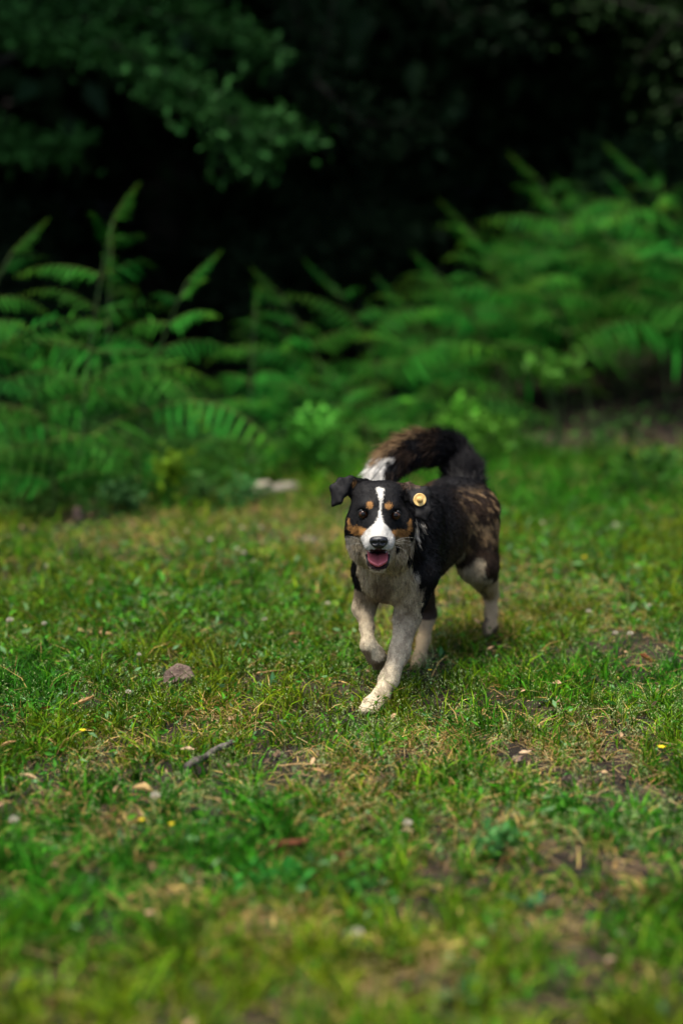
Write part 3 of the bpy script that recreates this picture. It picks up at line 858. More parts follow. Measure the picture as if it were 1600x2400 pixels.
# white clover heads and yellow flowers
def clover_mesh():
    r = np.random.default_rng(77); n = 70
    d = nrm(r.normal(size=(n, 3))); d[:, 2] = np.abs(d[:, 2]) * 1.2 - .45; d = nrm(d)
    A = nrm(np.cross(d, r.normal(size=(n, 3)))); Bv = np.cross(d, A)
    c = np.array([.62, .59, .47]) * (.8 + .3 * r.random(n))[:, None]
    c = np.where((d[:, 2] < -.1)[:, None], np.array([.42, .33, .25]), c)
    T = np.array([(.25, -.5, 0), (.25, .5, 0), (.8, -.6, 0), (.8, .6, 0), (1.1, 0, .1)])
    v, i, c = scatter(T, [(0, 1, 3), (0, 3, 2), (2, 3, 4)], d * .0, d * .011, A * .0035, Bv * .0035, c)
    me = mesh_np('flower_head', v, i, colr=c); me.materials.append(M['petal'])
    return me
CLOV = clover_mesh()
def flower(px, py, label, kind='clover', s=1.0, h=.06):
    base = ground(px, py + 8)
    root = thing('clover_flower' if kind == 'clover' else 'yellow_flower', tuple(base), label, 'flower', 'white clover flowers' if kind == 'clover' else 'small yellow flowers')
    V, Qd, T3 = tube(np.array([(0, 0, 0), (.002, 0, h * .5), (0, .001, h)]), .0012, 5)
    add('stem', mesh_np('stem', V, T3, Qd), M['stem'], root)
    if kind == 'clover':
        o = add('flower_head', CLOV, None, root, loc=(0, 0, h)); s *= .68; o.scale = (s, s, s * .85)
    else:
        for k in range(5):
            o = add('petal', YPET, None, root, loc=(0, 0, h)); o.rotation_euler = (0, -.5, k * 1.2566); o.scale = (s, s, s)
YPET = mesh_np('petal', LEAF * np.array([.009, .008, .01]), LEAF_T, colr=np.tile([.75, .6, .02], (8, 1))); YPET.materials.append(M['petal'])
for px, py, s, lab in ((493, 1292, 1.3, 'largest white clover flower in the blurred grass left of the head'), (568, 1262, 1.2, 'white clover flower nearest the left ferns'),
        (612, 1262, 1.1, 'white clover flower right of the one nearest the ferns'), (556, 1314, 1.2, 'white clover flower below the nearest pair'),
        (572, 1324, 1.3, 'white clover flower, lowest of the cluster left of the head'), (595, 1345, .9, 'small white clover flower under the left cluster'),
        (438, 1270, .9, 'faint white clover flower left of the cluster'), (415, 1293, .9, 'small white clover flower furthest left behind'),
        (112, 1357, 1.1, 'lone white clover flower in the upper left grass'), (768, 1450, 1.1, 'white clover flower close to the lifted leg'),
        (25, 1492, 1.4, 'ragged white clover flower at the left edge'), (105, 1500, 1.0, 'white clover flower right of the ragged left one'),
        (327, 1578, .8, 'tiny white clover flower left of the stone'), (620, 1490, 1.0, 'white clover flower near the small upright spurge'),
        (302, 1670, 1.0, 'white clover flower right of the curled tan leaf'), (365, 1928, 1.2, 'white clover flower in the foreground left of middle'),
        (35, 1988, 1.1, 'big white clover flower near the left edge of the foreground'), (955, 1995, 1.1, 'white clover flower in the foreground right of middle'),
        (838, 2268, 1.0, 'blurred white clover flower at the bottom middle'), (1270, 1250, 1.2, 'white clover flower behind the dog at right'),
        (1378, 1470, 1.1, 'white clover flower in the right middle grass'), (1475, 1525, 1.2, 'white clover flower above the dark soil at right'),
        (1440, 1523, 1.0, 'white clover flower left of the one above the dark soil'), (1520, 1455, .9, 'small white clover flower at the far right')):
    flower(px, py, lab, 'clover', s)
for px, py, s, lab in ((333, 1990, .75, 'yellow flower in the left foreground'), (403, 2000, .7, 'yellow flower right of the other in the left foreground'),
        (1368, 1337, 1.3, 'yellow flower in the grass right of the dog'), (1007, 1618, .8, 'tiny yellow flower right of the planted leg'),
        (1548, 1810, 1.2, 'yellow flower near the right edge'), (195, 1768, 1.0, 'yellow flower near the left edge')):
    flower(px, py, lab, 'yellow', s)
#PROPS_END
# ------------------------------------------------------------------ the dog
DA = R(24)
AX = np.array([math.sin(DA), math.cos(DA), 0]); AL = np.array([math.cos(DA), -math.sin(DA), 0]); AZ = np.array([0, 0, 1.0])
DO = np.array([.100, 3.80, 0])
def D(s, l, z): return DO + AX * s + AL * l + AZ * z       # along the back, to the dog's left, up
HO = pt(889, 1207, 3.64); HS = .00103
def H(px, py, f): return HO + CR * (px - 889) * HS - CU * (py - 1207) * HS - CF * f   # on the face: photo pixels and depth towards the viewer

PR = []   # primitives: group, kind, data, k
def cone(g, a, b, ra, rb, k=.03): PR.append((g, 'c', (np.array(a), np.array(b), ra, rb), k))
def chain(g, pts, k=.02):
    for (a, ra), (b, rb) in zip(pts[:-1], pts[1:]): cone(g, a, b, ra, rb, k)
def ell(g, c, r, ax=None, k=.03): PR.append((g, 'e', (np.array(c), np.array(r), np.eye(3) if ax is None else np.array(ax)), k))
def sheet(g, V, T, th, k=.008):
    for t in T: PR.append((g, 't', tuple(np.array(V[i]) for i in t) + (th,), k))
BODY = np.array([AX, AL, AZ]); HEAD = np.array([CR, CU, -CF])
# trunk
ell('torso', D(.25, 0, .365), (.25, .088, .130), BODY, .05)
ell('torso', D(.42, 0, .385), (.20, .080, .105), BODY, .05)
ell('torso', D(.555, 0, .400), (.125, .088, .100), BODY, .05)
ell('chest', D(.075, -.005, .330), (.10, .080, .105), BODY, .05)
cone('torso', D(.14, .05, .44), D(.10, .065, .31), .055, .05, .04)
cone('torso', D(.14, -.05, .44), D(.10, -.065, .31), .055, .052, .04)
# neck
cone('neck', D(.17, 0, .42), H(888, 1215, -.105), .088, .068, .05)
cone('neck', D(.08, 0, .36), H(886, 1262, -.085), .075, .058, .05)
# front leg planted (dog's left)
chain('legFL', [(D(.09, .06, .30), .055), (pt(953, 1448, 3.87), .032), (pt(936, 1530, 3.80), .0240), (pt(911, 1592, 3.735), .0220), (pt(892, 1632, 3.69), .0190), (pt(872, 1655, 3.655), .0215), (pt(856, 1663, 3.625), .015)])
for dx, dy in ((-7, 4), (6, 6), (17, 4)):
    cone('legFL', pt(873 + dx * .6, 1655, 3.65), pt(856 + dx, 1660 + dy, 3.625), .010, .0095, .006)
# front leg lifted (dog's right)
chain('legFR', [(D(.09, -.06, .29), .048), (pt(853, 1425, 3.93), .027), (pt(860, 1472, 3.87), .0150), (pt(863, 1514, 3.815), .0172), (pt(880, 1537, 3.83), .0215), (pt(892, 1547, 3.85), .019)])
for dx, dy in ((-12, 9), (0, 9), (9, 3)):
    cone('legFR', pt(882, 1545, 3.83), pt(892 + dx, 1553 + dy, 3.845), .011, .010, .006)
# hind leg pushing off (dog's left)
cone('legHL', D(.55, .045, .40), D(.535, .075, .26), .085, .055, .04)
chain('legHL', [(D(.535, .075, .26), .055), (pt(1150, 1392, 4.53), .023), (pt(1151, 1436, 4.49), .0165), (pt(1148, 1470, 4.46), .0195), (pt(1142, 1487, 4.44), .015)])
# hind leg reaching forward (dog's right)
cone('legHR', D(.55, -.045, .40), D(.42, -.075, .27), .085, .055, .04)
chain('legHR', [(D(.42, -.075, .27), .055), (pt(1002, 1440, 4.30), .024), (pt(992, 1500, 4.20), .0165), (pt(982, 1545, 4.12), .0175), (pt(972, 1560, 4.09), .014)])
# tail curled over the back
TAIL = [pt(1088, 1140, 4.40), pt(1076, 1085, 4.46), pt(1045, 1056, 4.46), pt(1002, 1049, 4.42), pt(955, 1060, 4.37), pt(918, 1084, 4.33), pt(894, 1115, 4.30), pt(886, 1150, 4.29)]
TR = [.052, .043, .041, .041, .039, .034, .027, .014]
def smooth_path(P, n):
    P = np.array(P); Q = np.concatenate([[2 * P[0] - P[1]], P, [2 * P[-1] - P[-2]]]); out = []
    for u in np.linspace(0, len(P) - 1 - 1e-6, n):
        k = int(u); t = u - k; a, b, c, d = Q[k:k + 4]
        out.append(.5 * (2 * b + (c - a) * t + (2 * a - 5 * b + 4 * c - d) * t ** 2 + (3 * b - a - 3 * c + d) * t ** 3))
    return np.array(out)
TR = list(.88 * np.interp(np.linspace(0, 7, 22), np.arange(8), TR)); TAIL = list(smooth_path(TAIL, 22))
chain('tail', list(zip(TAIL, TR)), .02)
# head
ell('head', H(885, 1194, -.058), (.062, .062, .078), HEAD, .02)
for x in (857, 915):
    ell('head', H(x, 1152, -.068), (.030, .024, .040), HEAD, .03)
ell('head', H(846, 1230, -.055), (.034, .037, .045), HEAD, .03)
ell('neck', H(857, 1276, -.085), (.030, .044, .05), HEAD, .05)
ell('neck', H(930, 1284, -.090), (.034, .056, .05), HEAD, .05)
ell('head', H(936, 1232, -.055), (.036, .038, .045), HEAD, .03)
for x, y in ((862, 1187), (913, 1189)):
    ell('head', H(x, y, -.002), (.020, .014, .016), HEAD, .02)
cone('head', H(889, 1205, -.03), H(886, 1250, .070), .030, .021, .025)      # bridge
cone('head', H(887, 1240, -.02), H(885, 1270, .072), .038, .025, .02)
for x in (863, 908):
    cone('head', H(x, 1255, .0), H(x + (885 - x) * .16, 1272, .070), .0215, .0172, .012)
ell('head', H(885, 1266, .088), (.021, .017, .012), HEAD, .01)
cone('head', H(886, 1298, -.04), H(884, 1322, .045), .036, .0235, .012)      # lower jaw
EYES = [(851, 1205, -.0010), (927, 1208, -.0010)]
CUT = [('e', (H(884, 1307, .062), np.array((.0245, .0205, .060)), HEAD))] + [('c', (H(x, y, f), H(x, y, f + .03), .0118, .0130)) for x, y, f in EYES]
# ears
sheet('earR', [H(862, 1128, -.070), H(826, 1160, -.070), H(822, 1120, -.052), H(796, 1124, -.042), H(779, 1142, -.036), H(780, 1184, -.028), H(797, 1175, -.026), H(806, 1155, -.034)],
      [(0, 1, 2), (1, 7, 2), (2, 3, 7), (3, 4, 7), (4, 6, 7), (4, 5, 6)], .0050, .010)
sheet('earL', [H(918, 1136, -.075), H(952, 1170, -.070), H(958, 1136, -.055), H(1000, 1145, -.044), H(1006, 1158, -.040), H(1006, 1198, -.028), H(998, 1219, -.022), H(979, 1209, -.022), H(971, 1175, -.030)],
      [(0, 1, 2), (1, 8, 2), (2, 8, 3), (3, 8, 4), (4, 8, 5), (5, 8, 7), (5, 7, 6)], .0050, .010)

def tri_dist(p, a, b, c):
    ab, bc, ca = b - a, c - b, a - c; n = np.cross(ab, -ca)
    def segd(q, e, o):
        t = np.clip((q - o) @ e / (e @ e), 0, 1); w_ = q - o - t[..., None] * e; return (w_ * w_).sum(-1)
    s1 = (p - a) @ np.cross(n, ab); s2 = (p - b) @ np.cross(n, bc); s3 = (p - c) @ np.cross(n, ca)
    ins = (s1 >= 0) & (s2 >= 0) & (s3 >= 0)
    pl = ((p - a) @ n) ** 2 / (n @ n)
    return np.sqrt(np.where(ins, pl, np.minimum(np.minimum(segd(p, ab, a), segd(p, bc, b)), segd(p, ca, c))))

def prim(kind, data, p):
    if kind == 'c':
        a, b, ra, rb = data; e = b - a
        t = np.clip((p - a) @ e / (e @ e), 0, 1)
        w_ = p - a - t[..., None] * e
        return np.sqrt((w_ * w_).sum(-1)) - (ra + (rb - ra) * t)
    if kind == 'e':
        c, r, A = data; q = (p - c) @ A.T
        k0 = np.sqrt(((q / r) ** 2).sum(-1)); k1 = np.sqrt(((q / r ** 2) ** 2).sum(-1)) + 1e-9
        return k0 * (k0 - 1) / k1
    return tri_dist(p, *data[:3]) - data[3]

def pbox(kind, data):
    if kind == 'c': P = np.stack(data[:2]); r = max(data[2:4])
    elif kind == 'e': P = data[0][None]; r = data[1].max()
    else: P = np.stack(data[:3]); r = data[3]
    return P.min(0) - r, P.max(0) + r

VOX = .004
lo = np.array([-.10, 3.50, -.04]); hi = np.array([.52, 4.66, .70])
dim = np.ceil((hi - lo) / VOX).astype(int)
S = np.full(dim, 1.0, np.float32)
def sub(kind, data, mg):
    a, b = pbox(kind, data)
    i0 = np.clip(np.floor((a - mg - lo) / VOX).astype(int), 0, dim); i1 = np.clip(np.ceil((b + mg - lo) / VOX).astype(int), 0, dim)
    sl = tuple(slice(x, y) for x, y in zip(i0, i1))
    g = np.stack(np.meshgrid(*[lo[k] + VOX * np.arange(i0[k], i1[k]) for k in range(3)], indexing='ij'), -1)
    return sl, prim(kind, data, g).astype(np.float32)
for g, kind, data, k in PR:
    sl, d = sub(kind, data, max(k, .02) + .02)
    s0 = S[sl]; hh = np.maximum(k - np.abs(s0 - d), 0) / k
    S[sl] = np.minimum(s0, d) - hh * hh * k * .25
for kind, data in CUT:
    sl, d = sub(kind, data, .02)
    s0 = S[sl]; S[sl] = np.maximum(s0, -d)

def surface_nets(S):
    neg = S < 0
    nx, ny, nz = S.shape
    cnt = np.zeros((nx - 1, ny - 1, nz - 1), np.int8)
    for a in (0, 1):
        for b in (0, 1):
            for c in (0, 1): cnt += neg[a:nx - 1 + a, b:ny - 1 + b, c:nz - 1 + c]
    act = (cnt > 0) & (cnt < 8)
    idx = np.argwhere(act); vid = np.full(act.shape, -1, np.int32); vid[act] = np.arange(len(idx))
    acc = np.zeros((len(idx), 3)); num = np.zeros(len(idx))
    E = [(a, b) for a in np.ndindex(2, 2, 2) for b in np.ndindex(2, 2, 2) if sum(b) - sum(a) == 1 and all(y >= x for x, y in zip(a, b))]
    for a, b in E:
        sa = S[idx[:, 0] + a[0], idx[:, 1] + a[1], idx[:, 2] + a[2]]; sb = S[idx[:, 0] + b[0], idx[:, 1] + b[1], idx[:, 2] + b[2]]
        m = (sa < 0) != (sb < 0); t = np.where(m, sa / np.where(m, sa - sb, 1), 0)
        acc += np.where(m[:, None], np.array(a) + t[:, None] * (np.array(b) - np.array(a)), 0); num += m
    V = idx + acc / num[:, None]
    Q = []
    for ax in range(3):
        n = [nx, ny, nz]; u, w_ = (ax + 1) % 3, (ax + 2) % 3
        sl0 = [slice(1, -1)] * 3; sl0[ax] = slice(0, n[ax] - 1); sl1 = list(sl0); sl1[ax] = slice(1, n[ax])
        A, B = neg[tuple(sl0)], neg[tuple(sl1)]
        e = np.argwhere(A != B); base = e + np.array([1 if k != ax else 0 for k in range(3)])
        flip = A[tuple(e.T)]
        def vi(du, dw):
            q = base.copy(); q[:, u] += du; q[:, w_] += dw; return vid[tuple(q.T)]
        q = np.stack([vi(-1, -1), vi(0, -1), vi(0, 0), vi(-1, 0)], 1)
        q[~flip] = q[~flip][:, ::-1]
        Q.append(q)
    return V, np.concatenate(Q)
Vb, Qb = surface_nets(S)
Vb = lo + Vb * VOX
# a light relax
for _ in range(2):
    acc = np.zeros_like(Vb); num = np.zeros(len(Vb))
    for a, b in ((0, 1), (1, 2), (2, 3), (3, 0)):
        np.add.at(acc, Qb[:, a], Vb[Qb[:, b]]); np.add.at(num, Qb[:, a], 1)
    Vb = Vb * .55 + acc / np.maximum(num, 1)[:, None] * .45
FN = np.cross(Vb[Qb[:, 2]] - Vb[Qb[:, 0]], Vb[Qb[:, 3]] - Vb[Qb[:, 1]])
Nb = np.zeros_like(Vb)
for a in range(4): np.add.at(Nb, Qb[:, a], FN)
Nb = nrm(Nb)

GROUPS = ['torso', 'chest', 'neck', 'legFL', 'legFR', 'legHL', 'legHR', 'tail', 'head', 'earR', 'earL']
def group_of(P):
    best = np.full(len(P), 9.0); gi = np.zeros(len(P), int)
    for g, kind, data, k in PR:
        d = prim(kind, data, P)
        if g in ('earR', 'earL'): d = d - .003
        m = d < best; best[m] = d[m]; gi[m] = GROUPS.index(g)
    return gi

def poly(px, py, pts):
    pts = np.array(pts, float); ins = np.zeros(len(px), bool)
    for a, b in zip(pts, np.roll(pts, -1, 0)):
        c = ((a[1] > py) != (b[1] > py)) & (px < (b[0] - a[0]) * (py - a[1]) / (b[1] - a[1] + 1e-9) + a[0])
        ins ^= c
    return ins

BLACK = np.array([.0065, .006, .0065]); BROWN = np.array([.034, .021, .014]); TANC = np.array([.34, .17, .055]); STREAK = np.array([.27, .175, .09])
WHITE = np.array([.58, .56, .52]); BEIGE = np.array([.44, .36, .245]); BEIGE2 = np.array([.19, .14, .088]); LEGC = np.array([.72, .61, .42])

def coat(P, N, gi, r):
    """coat colour at skin points: markings, dark mouth hollow and a painted hind sole shadow"""
    n = len(P); px, py = to_px(P); jt = np.where(np.isin(gi, [8, 9, 10]), 1.4, 1.8); px = px + r.normal(0, 1, n) * jt; py = py + r.normal(0, 1, n) * jt
    nh = ~np.isin(gi, [8, 9, 10]); px = px + nh * 22 * (vnoise(P[:, 0] * 45 + P[:, 1] * 30, P[:, 2] * 45, 51) - .5); py = py + nh * 26 * (vnoise(P[:, 0] * 45 + P[:, 1] * 30, P[:, 2] * 45, 52) - .5)
    q = P - DO; s = q @ AX; l = q @ AL; z = P[:, 2]
    f = -(P - HO) @ CF
    c = np.tile(BLACK, (n, 1))
    def put(m, colr, j=.0):
        c[m] = np.asarray(colr) if np.ndim(colr) == 1 else np.asarray(colr)[m]
    G = lambda *a: np.isin(gi, [GROUPS.index(x) for x in a])
    tor = G('torso', 'legHL', 'legHR', 'chest', 'neck')
    # brown flank, getting browner towards the rump, with tan brindle streaks
    br = sstep(.18, .5, s + .25 * (vnoise(s * 14, z * 14, 3) - .5)) * sstep(.50, .44, z)
    bc = BLACK + (BROWN - BLACK) * br[:, None]
    put(tor, bc)
    u1 = s * .75 + z * .9; u2 = -s * .9 + z * .75
    stn = vnoise(u2 * 40 + 4 * vnoise(s * 24, z * 24, 4), u1 * 95, 12)
    stm = sstep(.40, .62, stn) * sstep(.20, .45, vnoise(s * 70, z * 70, 63)) * 1.25 * sstep(.36, .47, s) * sstep(.28, .36, z) * sstep(.490, .455, z)
    put(tor, np.where(tor[:, None], bc + (STREAK - bc) * (stm * (.55 + .45 * r.random(n)))[:, None], c))
    edge = tor & (s > .60) & (z > .28) & (z < .42)
    put(edge & (r.random(n) < .35), STREAK * .8)
    # pale belly line
    put(tor & (N[:, 2] < -.60) & (s > .12), BEIGE * .75)
    # chest and throat
    zone = G('chest', 'neck', 'torso', 'legFL', 'legFR', 'head') & (s < .20)
    front = poly(px, py, [(812, 1262), (820, 1284), (856, 1312), (874, 1348), (878, 1370), (860, 1402), (834, 1406), (815, 1470), (1000, 1470), (984, 1450), (989, 1410), (989, 1375), (982, 1342), (968, 1325), (957, 1302), (966, 1280), (976, 1250), (984, 1226), (972, 1222), (962, 1250), (950, 1275), (925, 1285), (845, 1285)])
    sv = fbm(px * .045 + py * .01, py * .016, 5, 3)
    bg_ = BEIGE2 + (BEIGE - BEIGE2) * sstep(.34, .6, sv)[:, None]
    hi_ = sstep(955, 980, px) * sstep(1420, 1330, py)
    bg_ = bg_ + (WHITE * .72 - bg_) * (hi_ * .65)[:, None]
    bg_ = bg_ + (WHITE * .55 - bg_) * (sstep(850, 815, px) * .5 * (py < 1330))[:, None]
    put(zone & front, bg_)
    put(G('neck', 'chest', 'torso') & ~front & (s < .16) & (N[:, 2] < -.2) & (np.abs(l) < .07), BEIGE)
    # legs
    fl = G('legFL', 'legFR'); lg = LEGC * (.62 + .55 * fbm(px * .06, py * .03, 9))[:, None]
    lg = lg + (BEIGE2 * 1.1 - lg) * (sstep(.45, .62, fbm(px * .12, py * .05, 19)) * .55)[:, None]
    kz = (sstep(.10, .24, z) * .85)[:, None]; put(fl & (z < .26), lg * (1 - kz) + bg_ * kz)
    put(G('legFL') & (px > 986 - (py - 1420) * .10) & (py > 1380) & (py < 1475), BLACK * 1.5)
    put(G('legFR') & (z < .125) & (N[:, 2] < -.35), BEIGE2 * 1.3)
    hl = G('legHL', 'legHR')
    put(hl & (z < .20), LEGC * np.array([.58, .52, .44]))
    put(G('legHL') & (z < .20) & (px < 1136), BEIGE2 * .6)
    put(G('legHL') & (py < 1402) & (px < 1128) & (py > 1318), BEIGE * .9)
    put(G('legHL') & (py > 1455) & (N[:, 2] < .2), BEIGE2 * .45)  # sole shadow of the hind paw, painted into the fur colour
    put(G('legHR') & (py < 1492) & (z > .10), BROWN * 1.3)
    # tail
    tl = G('tail')
    tb = BLACK * 1.2 + (BROWN * .7 - BLACK) * ((fbm(px * .03, py * .03, 2) > .55) & (px < 1045))[:, None]
    put(tl, tb)
    put(tl & (r.random(n) < .8 * sstep(.25, .85, N @ (CU * .75 - CR * .65)) * sstep(1060, 985, px)), STREAK * .8)
    put(tl & (px < 918 + (1088 - py) * .6) & (py > 1076 - (px - 880) * .15), WHITE)
    # head
    hd = G('head'); er = G('earR', 'earL')
    put(hd | er, BLACK)
    fr = hd & (f > -.10)
    put(hd & (py > 1258) & (f < .045) & (px < 958), bg_)
    for pg in ([(815, 1216), (819, 1214), (823, 1233), (842, 1232), (864, 1243), (862, 1250), (848, 1255), (836, 1254), (824, 1248), (816, 1235)],
               [(908, 1244), (918, 1243), (936, 1238), (951, 1241), (958, 1217), (964, 1215), (965, 1236), (955, 1253), (938, 1258), (920, 1258)]):
        m = fr & poly(px, py, pg); put(m, TANC * (.55 + .6 * fbm(px * .1, py * .1, 7))[:, None])
    for x, y in ((867, 1184), (910, 1187)):
        put(fr & (((px - x) / 8.5) ** 2 + ((py - y) / 8.0) ** 2 < 1), TANC)
    muz = fr & (f > .012) & poly(px, py, [(884, 1221), (896, 1221), (905, 1232), (914, 1241), (924, 1260), (931, 1286), (918, 1300), (850, 1300), (839, 1282), (846, 1260), (860, 1240), (873, 1231)])
    put(muz, WHITE * (.85 + .2 * r.random(n))[:, None])
    put(fr & poly(px, py, [(881, 1143), (899, 1144), (899, 1160), (896, 1176), (893, 1196), (894, 1212), (900, 1226), (878, 1226), (886, 1212), (888, 1196), (889.5, 1176), (885, 1160)]), WHITE)
    put(fr & (py > 1296) & (f > .018) & (px > 850) & (px < 920) & (py < 1334), BLACK * .8)
    put(fr & (py >= 1332) & (f > -.02), BEIGE * 1.1)
    put(hd & (prim(CUT[0][0], CUT[0][1], P) < .007), (.020, .007, .007))  # inside of the mouth coloured dark red-black
    put(hd & (px > 955) & (f < -.03) & (py < 1262), BLACK)
    put(G('earR') & (((px - 831) / 7) ** 2 + ((py - 1134) / 10) ** 2 < 1) & (r.random(n) < .8), TANC * .45)
    put(G('earL') & (py < 1143) & (px < 985) & (r.random(n) < .7), BROWN * 2.2)
    for x, y in ((850, 1205), (928, 1208)):
        put(fr & (((px - x) / 19) ** 2 + ((py - y) / 16) ** 2 < 1), BLACK * .6)
    return c

gv = group_of(Vb)
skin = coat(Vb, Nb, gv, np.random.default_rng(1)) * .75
dog = thing('dog', tuple(D(.3, 0, 0)), 'black, white and tan dog trotting towards the viewer with open mouth', 'dog')
DL = np.array(dog.location)
m, t, b = mat_new('dog_skin')
at = nd(t, 'ShaderNodeAttribute'); at.attribute_name = 'Col'
t.links.new(at.outputs['Color'], b.inputs['Base Color']); b.inputs['Roughness'].default_value = .7; b.inputs['Specular IOR Level'].default_value = .2
M['skin'] = m
m, t, b = mat_new('dog_fur')
at = nd(t, 'ShaderNodeAttribute'); at.attribute_name = 'Col'
t.links.new(at.outputs['Color'], b.inputs['Base Color']); b.inputs['Roughness'].default_value = .5; b.inputs['Specular IOR Level'].default_value = .10
M['fur'] = m
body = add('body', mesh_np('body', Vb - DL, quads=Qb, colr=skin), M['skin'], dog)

# fur: tapered strands combed along the coat
def fur_mesh(n):
    r = np.random.default_rng(5)
    A = np.linalg.norm(FN, axis=1) * .5
    gq = gv[Qb[:, 0]]
    dens = np.ones(len(A))
    for g, m_ in (('head', 4.2), ('earR', 2.2), ('earL', 2.2), ('neck', 1.4), ('chest', 1.4), ('tail', 1.6), ('legFL', 1.6), ('legFR', 1.4)): dens[gq == GROUPS.index(g)] = m_
    cum = np.cumsum(A * dens); fi = np.searchsorted(cum, r.random(n) * cum[-1])
    u = r.random((n, 2)); qa = Qb[fi]
    bl = ((1 - u[:, 0]) * (1 - u[:, 1]), u[:, 0] * (1 - u[:, 1]), u[:, 0] * u[:, 1], (1 - u[:, 0]) * u[:, 1])
    P = sum(w_[:, None] * Vb[qa[:, k]] for k, w_ in enumerate(bl)); N = nrm(sum(w_[:, None] * Nb[qa[:, k]] for k, w_ in enumerate(bl)))
    gi = gv[qa[:, 0]]
    C = coat(P, N, gi, r)
    px, py = to_px(P); f = -(P - HO) @ CF; z = P[:, 2]; s = (P - DO) @ AX
    keep = np.ones(n, bool)
    hd = gi == GROUPS.index('head')
    keep &= ~(hd & (f > .086) & (np.abs(px - 885) < 18) & (py > 1255) & (py < 1284))       # bare nose
    keep &= ~(hd & (f > .0) & (py > 1290) & (py < 1329) & (np.abs(px - 884) < 29))          # mouth
    for x, y in ((850, 1205), (928, 1208)): keep &= ~(hd & (((px - x) / 13) ** 2 + ((py - y) / 10.5) ** 2 < 1))
    P, N, gi, C, px, py, f, z, s = (a[keep] for a in (P, N, gi, C, px, py, f, z, s)); n = len(P)
    hd = gi == GROUPS.index('head')
    flow = np.tile(AX * .9 - AZ * .55, (n, 1)); L = np.full(n, .013); lift = np.full(n, .12); cj = np.full(n, .4)
    def grp(*a): return np.isin(gi, [GROUPS.index(x) for x in a])
    mk = grp('neck', 'chest'); flow[mk] = nrm((P[mk] - H(886, 1230, -.05)) * np.array([1, 1, 1])) * .7 - AZ * .8; L[mk] = np.interp(z[mk], [.22, .29, .40], [.008, .011, .014]); lift[mk] = .18; cj[mk] = .45
    side = mk & (px > 955); L[side] = .020; flow[side] = CR * .55 - AZ * 1.0; lift[side] = .22
    mk = grp('legFL', 'legFR', 'legHL', 'legHR'); flow[mk] = -AZ - CF * -.05; L[mk] = np.interp(z[mk], [.12, .25], [.0045, .011]); lift[mk] = .15; cj[mk] = .3
    mk = grp('legHL', 'legHR') & (z > .24); flow[mk] = AX * .5 - AZ; L[mk] = .014
    for k in range(len(TAIL) - 1):
        pass
    mk = grp('tail')
    if mk.any():
        Tp = np.array(TAIL); tv = nrm(np.gradient(Tp, axis=0)); j = np.argmin(((P[mk][:, None] - Tp[None]) ** 2).sum(-1), 1)
        flow[mk] = tv[j]; L[mk] = .040; lift[mk] = .42; cj[mk] = .55
    d0 = P - H(885, 1262, .12)
    flow[hd] = nrm(d0[hd]) + np.where((py[hd] < 1230)[:, None], CU * .15, -CU * .35)
    L[hd] = np.interp(f[hd], [-.12, -.03, .03, .08], [.010, .0060, .0045, .0038]); lift[hd] = .09; cj[hd] = .3
    ck = hd & (py > 1235) & (f < .0); L[ck] = .009; lift[ck] = .16; cj[ck] = .4
    for x, y in ((850, 1205), (928, 1208)): L[hd & (np.hypot(px - x, py - y) < 26)] = .004
    e = grp('earR'); flow[e] = -CU * .9 - CR * .5; L[e] = .0040; lift[e] = .06; cj[e] = .15
    e = grp('earL'); flow[e] = -CU * 1.0 + CR * .25; L[e] = .0040; lift[e] = .06; cj[e] = .15
    tip = (np.hypot(px - 845, py - 1125) < 22) | (np.hypot(px - 948, py - 1132) < 20); e = grp('earR', 'earL') & tip; L[e] = .009; lift[e] = .4
    L = L * (.55 + .75 * r.random(n))
    gh = (r.random(n) < .12) & ~grp('earR', 'earL', 'legFL', 'legFR') & ~(hd & (f > -.03)); L[gh] *= 1.4; lift[gh] *= 1.5
    fl = nrm(flow - (flow * N).sum(1, keepdims=True) * N)
    clump = np.stack([vnoise(P[:, 0] * 90 + k * 31, P[:, 2] * 60 + P[:, 1] * 45, 40 + k) - .5 for k in range(3)], 1)
    d = nrm(fl + N * lift[:, None] + clump * cj[:, None] + r.normal(0, .10, (n, 3)))
    d2 = nrm(d + fl * .25 - N * .12 + clump * cj[:, None] * .5 - AZ * .15)
    sd = nrm(np.cross(d, N)); up = np.cross(sd, d); ro = r.normal(0, .8, n)
    sd = np.cos(ro)[:, None] * sd + np.sin(ro)[:, None] * up
    wd = (.00040 + .0004 * r.random(n)) * np.where(hd | grp('earR', 'earL'), .62, 1.1)
    p0 = P - N * .001; p1 = P + d * (L * .5)[:, None]; p2 = p1 + d2 * (L * .5)[:, None]
    sw = sd * wd[:, None]
    V = np.stack([p0 - sw, p0 + sw, p1 - sw * .8, p1 + sw * .8, p2], 1)
    I = (np.arange(n) * 5)[:, None, None] + np.array([(0, 1, 3), (0, 3, 2), (2, 3, 4)])[None]
    var = ((.70 + .55 * r.random(n)) * (.72 + .56 * vnoise(px * .42 + py * .10, py * .13 - px * .03, 91)))[:, None]
    # ticking: some dark hairs among the beige ones
    dark = (r.random(n) < .08) & grp('neck', 'chest', 'legFL', 'legFR') & (C[:, 0] > .1)
    C = np.where(dark[:, None], C * .35, C) * var
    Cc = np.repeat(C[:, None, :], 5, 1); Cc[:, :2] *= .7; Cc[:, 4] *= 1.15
    return V.reshape(-1, 3), I.reshape(-1, 3), Cc.reshape(-1, 3)
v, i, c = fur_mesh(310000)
fur = add('fur', mesh_np('fur', v - DL, i, colr=c, smooth=False), M['fur'], dog)

